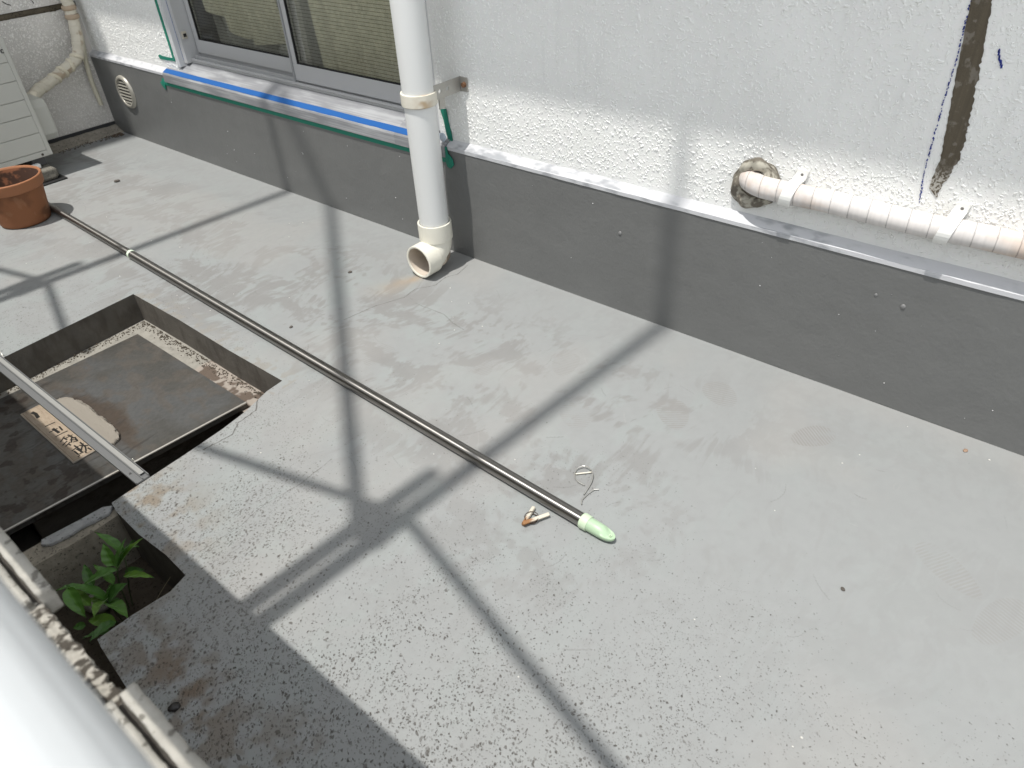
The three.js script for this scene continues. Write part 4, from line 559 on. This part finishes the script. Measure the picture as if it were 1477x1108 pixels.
// ------------------------------------------------------------------ weed in the small opening
{
  const t = G('weed', -1.385, -0.16, 1.53); const off = V(1.385, 0.16, -1.53);
  const lm = [[0.075, 0.20, 0.025], [0.09, 0.23, 0.026], [0.13, 0.27, 0.028], [0.06, 0.165, 0.025]].map(c => { const m = colorTex(64, 128, (u, v) => { const vein = Math.abs(u - 0.5) < 0.03 ? 1.35 : 1, s = Math.abs(((v * 9 + Math.abs(u - 0.5) * 5) % 1) - 0.5) < 0.06 ? 1.12 : 1; const k = vein * s * (0.85 + 0.3 * fbm(u * 6, v * 9, 3)); return c.map(q => q * k); }, false); return phys(1, 1, 1, { map: m, roughness: 0.5, transmission: 0.35, thickness: 0, side: THREE.DoubleSide }); });
  const leaf = (a, b, w, droop, twist) => {
    const A = V(...a), B = V(...b), L = A.distanceTo(B), d = B.clone().sub(A).normalize(); let side = d.clone().cross(V(0, 1, 0)).normalize(); const up0 = side.clone().cross(d).normalize(); side.applyAxisAngle(d, twist); const up = up0.clone().applyAxisAngle(d, twist);
    const n = 12, m = 6, pos = [], uv = [], idx = []; for (let i = 0; i <= n; i++) { const t = i / n; const wd = w * 0.5 * Math.pow(t, 0.55) * Math.pow(1 - t, 1.05) / 0.44; const c = A.clone().addScaledVector(d, L * t).addScaledVector(up, droop * L * 4 * t * (1 - t)); for (let k = 0; k <= m; k++) { const s = k / m * 2 - 1; const P = c.clone().addScaledVector(side, s * wd).addScaledVector(up, Math.abs(s) * wd * 0.45 + 0.0012 * Math.sin(t * 22 + k)); P.add(off); pos.push(P.x, P.y, P.z); uv.push(k / m, t); } }
    for (let i = 0; i < n; i++) for (let k = 0; k < m; k++) { const a0 = i * (m + 1) + k, b0 = a0 + m + 1; idx.push(a0, b0, a0 + 1, b0, b0 + 1, a0 + 1); }
    const g = new THREE.BufferGeometry(); g.setAttribute('position', new THREE.Float32BufferAttribute(pos, 3)); g.setAttribute('uv', new THREE.Float32BufferAttribute(uv, 2)); g.setIndex(idx); g.computeVertexNormals(); return g; };
  const LV = [[-1.396, 0, 1.478, -1.448, 0.05, 1.499, 0.019], [-1.387, -0.01, 1.509, -1.425, 0.03, 1.498, 0.025], [-1.372, -0.01, 1.508, -1.355, 0.04, 1.439, 0.021], [-1.373, -0.01, 1.505, -1.354, 0.05, 1.455, 0.018], [-1.369, -0.01, 1.509, -1.411, -0.03, 1.578, 0.02], [-1.403, -0.03, 1.511, -1.437, -0.05, 1.555, 0.016], [-1.364, -0.03, 1.506, -1.293, -0.02, 1.468, 0.017], [-1.393, -0.05, 1.496, -1.362, -0.05, 1.464, 0.016], [-1.359, -0.06, 1.559, -1.42, -0.01, 1.6, 0.03], [-1.412, -0.01, 1.601, -1.345, -0.05, 1.608, 0.028], [-1.364, -0.05, 1.587, -1.459, -0.06, 1.596, 0.021], [-1.358, -0.06, 1.557, -1.338, -0.03, 1.51, 0.031], [-1.364, -0.06, 1.554, -1.354, -0.02, 1.532, 0.018], [-1.353, -0.06, 1.562, -1.239, -0.02, 1.557, 0.029], [-1.283, -0.05, 1.572, -1.344, -0.06, 1.608, 0.024], [-1.282, -0.05, 1.573, -1.27, -0.04, 1.632, 0.023], [-1.356, -0.08, 1.615, -1.373, -0.08, 1.636, 0.015], [-1.466, -0.08, 1.573, -1.492, -0.07, 1.616, 0.016], [-1.373, -0.08, 1.557, -1.431, -0.09, 1.577, 0.016], [-1.374, -0.09, 1.533, -1.371, -0.09, 1.562, 0.016]];
  LV.push([-1.372, -0.01, 1.508, -1.39, 0.035, 1.462, 0.018], [-1.396, 0, 1.478, -1.36, 0.02, 1.452, 0.016], [-1.359, -0.055, 1.559, -1.30, -0.02, 1.60, 0.024], [-1.41, -0.05, 1.56, -1.47, -0.03, 1.545, 0.02], [-1.30, -0.09, 1.59, -1.33, -0.08, 1.635, 0.022], [-1.37, -0.04, 1.53, -1.44, -0.02, 1.535, 0.02]);
  LV.forEach((l, i) => M('leaf', leaf(l.slice(0, 3), l.slice(3, 6), l[6] * 1.4, 0.07, rr(-0.5, 0.5)), lm[i % 4], t));
  const stemM = mat(0.05, 0.07, 0.025, { roughness: 0.7 }); const st = P => M('stem', tube(P.map(([x, y, z]) => [x + off.x, y + off.y, z + off.z]), 0.0016, 20, 7), stemM, t);
  st([[-1.40, -0.165, 1.525], [-1.389, -0.06, 1.516], [-1.372, -0.01, 1.508], [-1.372, 0.0, 1.5]]); st([[-1.405, -0.165, 1.515], [-1.399, -0.1, 1.503], [-1.384, -0.03, 1.489], [-1.396, 0.001, 1.478]]); st([[-1.385, -0.165, 1.55], [-1.37, -0.1, 1.555], [-1.358, -0.06, 1.558]]); st([[-1.31, -0.165, 1.57], [-1.29, -0.1, 1.575], [-1.283, -0.05, 1.572]]);
  top(t, 'leafy green weed growing out of the small square opening in the floor', 'plant');
  const dry = G('dry_grass', -1.33, -0.16, 1.50); const dm = mat(0.30, 0.25, 0.16, { roughness: 0.9 }); for (let n = 0; n < 16; n++) { const a = rr(-0.6, 2.2), L = rr(0.04, 0.1); M('blade', tube([[rr(-0.02, 0.02), 0.0, rr(-0.02, 0.02)], [Math.cos(a) * L * 0.4, L * 0.45, -Math.sin(a) * L * 0.35], [Math.cos(a) * L, L * 0.6, -Math.sin(a) * L * 0.8]], 0.0007, 10, 5), dm, dry); } top(dry, 'tuft of dry brown grass stalks behind the green weed', 'grass');
  for (const [x, z, r, l] of [[-1.47, 1.56, 0.028, 'flat grey stone on the soil of the small opening under the leaves'], [-1.30, 1.46, 0.016, 'small brown stone on the soil by the dry grass']]) { const g = jitter(new THREE.IcosahedronGeometry(r, 3).scale(1.3, 0.6, 1), r * 0.3, 40); const m = M('stone', planar(g, 0.3), concM(3, 0.7, 0.7, 0.7)); m.position.set(x, -0.155, z); top(m, l, 'stone', 'stones in the small opening'); }
}

// ------------------------------------------------------------------ parapet with broken coping, white handrail
{
  const t = G('parapet', -0.5, 0, 1.75); const o = (x0, x1, y0, y1, z0, z1) => [x0 + 0.5, x1 + 0.5, y0, y1, z0 - 1.75, z1 - 1.75];
  M('wall', planar(box(...o(-4.32, 2.2, -0.3, 0.722, 1.690, 1.82)), 1), concM(1.2, 0.8, 0.78, 0.74), t);
  const rough = (x0, x1, y0, y1, z0, z1, n, a, s) => planar(jitter(fineBox(...o(x0, x1, y0, y1, z0, z1), n), a, 110, s), 1);
  const block = (x0, x1, zi, s) => { const b = M('coping_block', rough(x0, x1, 0.722, 0.7500, zi, zi + 0.0125, 0.004, 0.0013, s), copingM, t); M('lip', rough(x0, x1, 0.722, 0.7505, zi + 0.0178, 1.79, 0.0045, 0.0013, s + 7), copingM, b); M('groove', box(...o(x0, x1, 0.722, 0.7395, zi + 0.012, zi + 0.0185)), concM(4, 0.42, 0.41, 0.41), b); };
  block(-1.30, -0.575, 1.6745, 1); block(-0.43, 0.35, 1.6748, 4);
  const rg = fineBox(...o(-0.576, -0.429, 0.7205, 0.738, 1.6865, 1.705), 0.0022); const rgj = jitter(rg, 0.0042, 170, 3);
  const rm = colorTex(512, 512, (u, v) => { const n = 0.6 * fbm(u * 130, v * 70, 4) + 0.4 * fbm(u * 40, v * 25, 3), m = fbm(u * 260, v * 260, 2); const k = 0.75 + 0.4 * m; return mix3([0.33 * k, 0.31 * k, 0.27 * k], [0.05, 0.043, 0.033], ss(0.44, 0.54, n)); });
  M('broken_edge', planar(rgj, 0.5), mat(1, 1, 1, { map: rm, roughness: 0.95 }), t).userData.label = 'pitted broken stretch between two coping blocks'; M('lip', rough(-0.4745, -0.4315, 0.722, 0.7505, 1.6985, 1.79, 0.0045, 0.0013, 9), copingM, t); M('lip', rough(-0.5745, -0.476, 0.722, 0.742, 1.7012, 1.79, 0.0045, 0.002, 14), copingM, t);
  for (const [a, b] of [[-4.32, -1.305], [0.355, 2.2]]) M('coping_block', planar(box(...o(a, b, 0.722, 0.75, 1.675, 1.80)), 1), copingM, t);
  top(t, 'low concrete parapet with a grooved, broken coping beside the small opening', 'parapet wall');
  const h = G('handrail', 0, 0, 1.7365); const wm = grayTex(256, 64, (u, v) => fbm(u * 30, v * 4, 3)); const wp = mat(0.54, 0.56, 0.57, { roughness: 0.4, bumpMap: wm, bumpScale: 0.0006 });
  M('rail', rod([-3.2, 1.035, 0.004], [2.0, 1.035, -0.004], 0.031, 48), wp, h); for (const x of [-2.6, -1.15, 0.75, 1.9]) M('post', rod([x, 0.751, 0.0], [x, 1.01, 0.0], 0.017, 20), wp, h);
  const sm = mat(0.25, 0.26, 0.28, { roughness: 0.8 }); for (let n = 0; n < 7; n++) { const s = new THREE.SphereGeometry(rr(0.0012, 0.0028), 8, 6); s.scale(rr(1, 2.2), 0.25, rr(0.6, 1.2)); M('scuff', at(s, -0.188 + rr(-0.004, 0.012), 1.0645, 0.003 + rr(-0.009, 0.006)), sm, h); }
  top(h, 'smooth white round handrail running above the concrete parapet', 'handrail');
}

// ------------------------------------------------------------------ scaffold outside the parapet (behind the camera)
{
  const galv = mat(0.42, 0.43, 0.44, { metalness: 0.6, roughness: 0.5 }); const ZS = 2.05, gy = -0.3, grp = 'scaffold outside the parapet', T = 3.3;
  const nodeY = (ZS - 1.075) * T;
  const pole = (name, x, y0, y1, r, label) => { const t = G(name, x, y0, ZS); M('tube', rod([0, 0.006, 0], [0, y1 - y0, 0], r, 18), galv, t); M('base_plate', box(-0.07, 0.07, 0, 0.006, -0.07, 0.07), galv, t); return top(t, label, 'scaffold', grp); };
  const dx = 0.07 * ZS * 0.5;
  for (const [x, who] of [[-0.955 - 0.085, 'near'], [-2.835 - 0.085, 'far']]) {
    const p = pole('scaffold_pole', x, gy, 8.2, 0.0243, `tall galvanised scaffold pole at the ${who} end of the braced bay`); const q = pole('scaffold_pole', x - 0.056, gy, (ZS - 0.89) * T, 0.0243, `short scaffold pole clamped beside the tall one at the ${who} end of the braced bay`); void q;
    M('coupler', rbox(-0.085, 0.03, nodeY - gy - 0.06, nodeY - gy + 0.05, -0.03, 0.045, 0.01), galv, p);
  }
  void dx; const bar = (name, a, b, r, label, cat) => { const A = V(...a); const t = M(name, rod([0, 0, 0], [b[0] - a[0], b[1] - a[1], b[2] - a[2]], r, 16), galv); t.position.copy(A); top(t, label, cat, grp); };
  bar('scaffold_brace', [-1.10, nodeY + 0.05, ZS + 0.045], [-2.86, nodeY + 4.25, ZS + 0.045], 0.0215, 'steep scaffold brace rising between the two tall poles', 'scaffold');
  for (const [x, l, d, n] of [[-1.04, 'near', -1, 0.64], [-1.04, 'near', 1, 0.95], [-2.92, 'far', -1, 0.9], [-2.92, 'far', 1, 0.40]]) bar('scaffold_stay', [x + 0.03 * d, nodeY + 0.02, ZS - 0.04], [x + n * d, nodeY - 0.8 * n, ZS - 0.04], 0.0145, `thin stay sloping down from the ${l} tall scaffold pole, leading ${d > 0 ? 'away from' : 'towards'} the side wall`, 'scaffold');
}

// ------------------------------------------------------------------ grit and crumbs on the floor
{
  const dk = mat(0.09, 0.08, 0.07, { roughness: 0.95 }), lt = mat(0.6, 0.59, 0.56, { roughness: 0.9 }); const grit = (name, x, z, r, m, l, cat) => { const g = jitter(new THREE.IcosahedronGeometry(r, 2).scale(1.35, 0.6, 1), r * 0.35, 120); const o = M(name, g, m); o.position.set(x, r * 0.4, z); o.rotation.y = rnd() * 6; top(o, l, cat, 'grit on the painted floor'); };
  grit('pebble', -1.967, 0.332, 0.006, dk, 'dark crumb on the floor between the downpipe and the laundry pole', 'pebble'); grit('pebble', -1.847, 0.681, 0.005, dk, 'dark crumb on the floor just above the laundry pole', 'pebble'); grit('pebble', -3.572, 0.384, 0.010, dk, 'dark crumb on the floor between the outdoor unit and the window', 'pebble'); grit('pebble', -0.966, 1.602, 0.0085, mat(0.012, 0.011, 0.01, { roughness: 0.35 }), 'shiny black crumb on the shaded floor beside the parapet', 'pebble'); grit('pebble', -0.118, 0.625, 0.004, dk, 'small dark crumb on the smooth open floor away from the wall', 'pebble'); grit('pebble', -0.035, 0.06, 0.005, mat(0.3, 0.2, 0.14), 'brownish crumb at the foot of the dado below the clipped pipe', 'pebble');
  const bits = []; for (let n = 0; n < 70; n++) { const x = rr(-4.0, 0.2), z = rr(0.03, 1.2); if (x > -2.52 && x < -1.55 && z > 0.85) continue; const r = rr(0.0009, 0.0024); const g = new THREE.IcosahedronGeometry(r, 0); g.scale(1.3, 0.7, 1); bits.push(at(g, x, r * 0.5, z)); }
  const b = M('grit', mergeGeometries(bits), lt); b.name = numbered('grit'); b.userData = { kind: 'stuff', label: 'fine pale grit scattered over the painted floor', category: 'grit' }; scene.add(b);
}
{ // leaf litter and soil crumbs swept into the far corner
  const g = new THREE.IcosahedronGeometry(1, 0), n = 380, im = new THREE.InstancedMesh(g, mat(0.12, 0.092, 0.066, { roughness: 1 }), n), m = new THREE.Matrix4(), q = new THREE.Quaternion();
  for (let i = 0; i < n; i++) { const z = rnd() < 0.5 ? 0.02 + 0.1 * rnd() * rnd() : rr(0.02, 0.36), x = -4.262 + 0.055 * Math.pow(rnd(), 1.6) + 0.05 * (fbm(z * 20, 2, 2) - 0.5), r = rr(0.0008, 0.0032); q.setFromEuler(new THREE.Euler(rnd() * 6, rnd() * 6, rnd() * 6)); m.compose(V(x, 0.001 + r * 0.6, z), q, V(r * rr(1, 2.4), r * rr(0.4, 0.8), r)); im.setMatrixAt(i, m); }
  im.name = 'leaf_litter'; im.castShadow = im.receiveShadow = true; im.userData = { kind: 'stuff', label: 'brown litter and soil crumbs along the foot of the side wall', category: 'litter' }; scene.add(im);
}
log('done');
renderer.render(scene, camera);
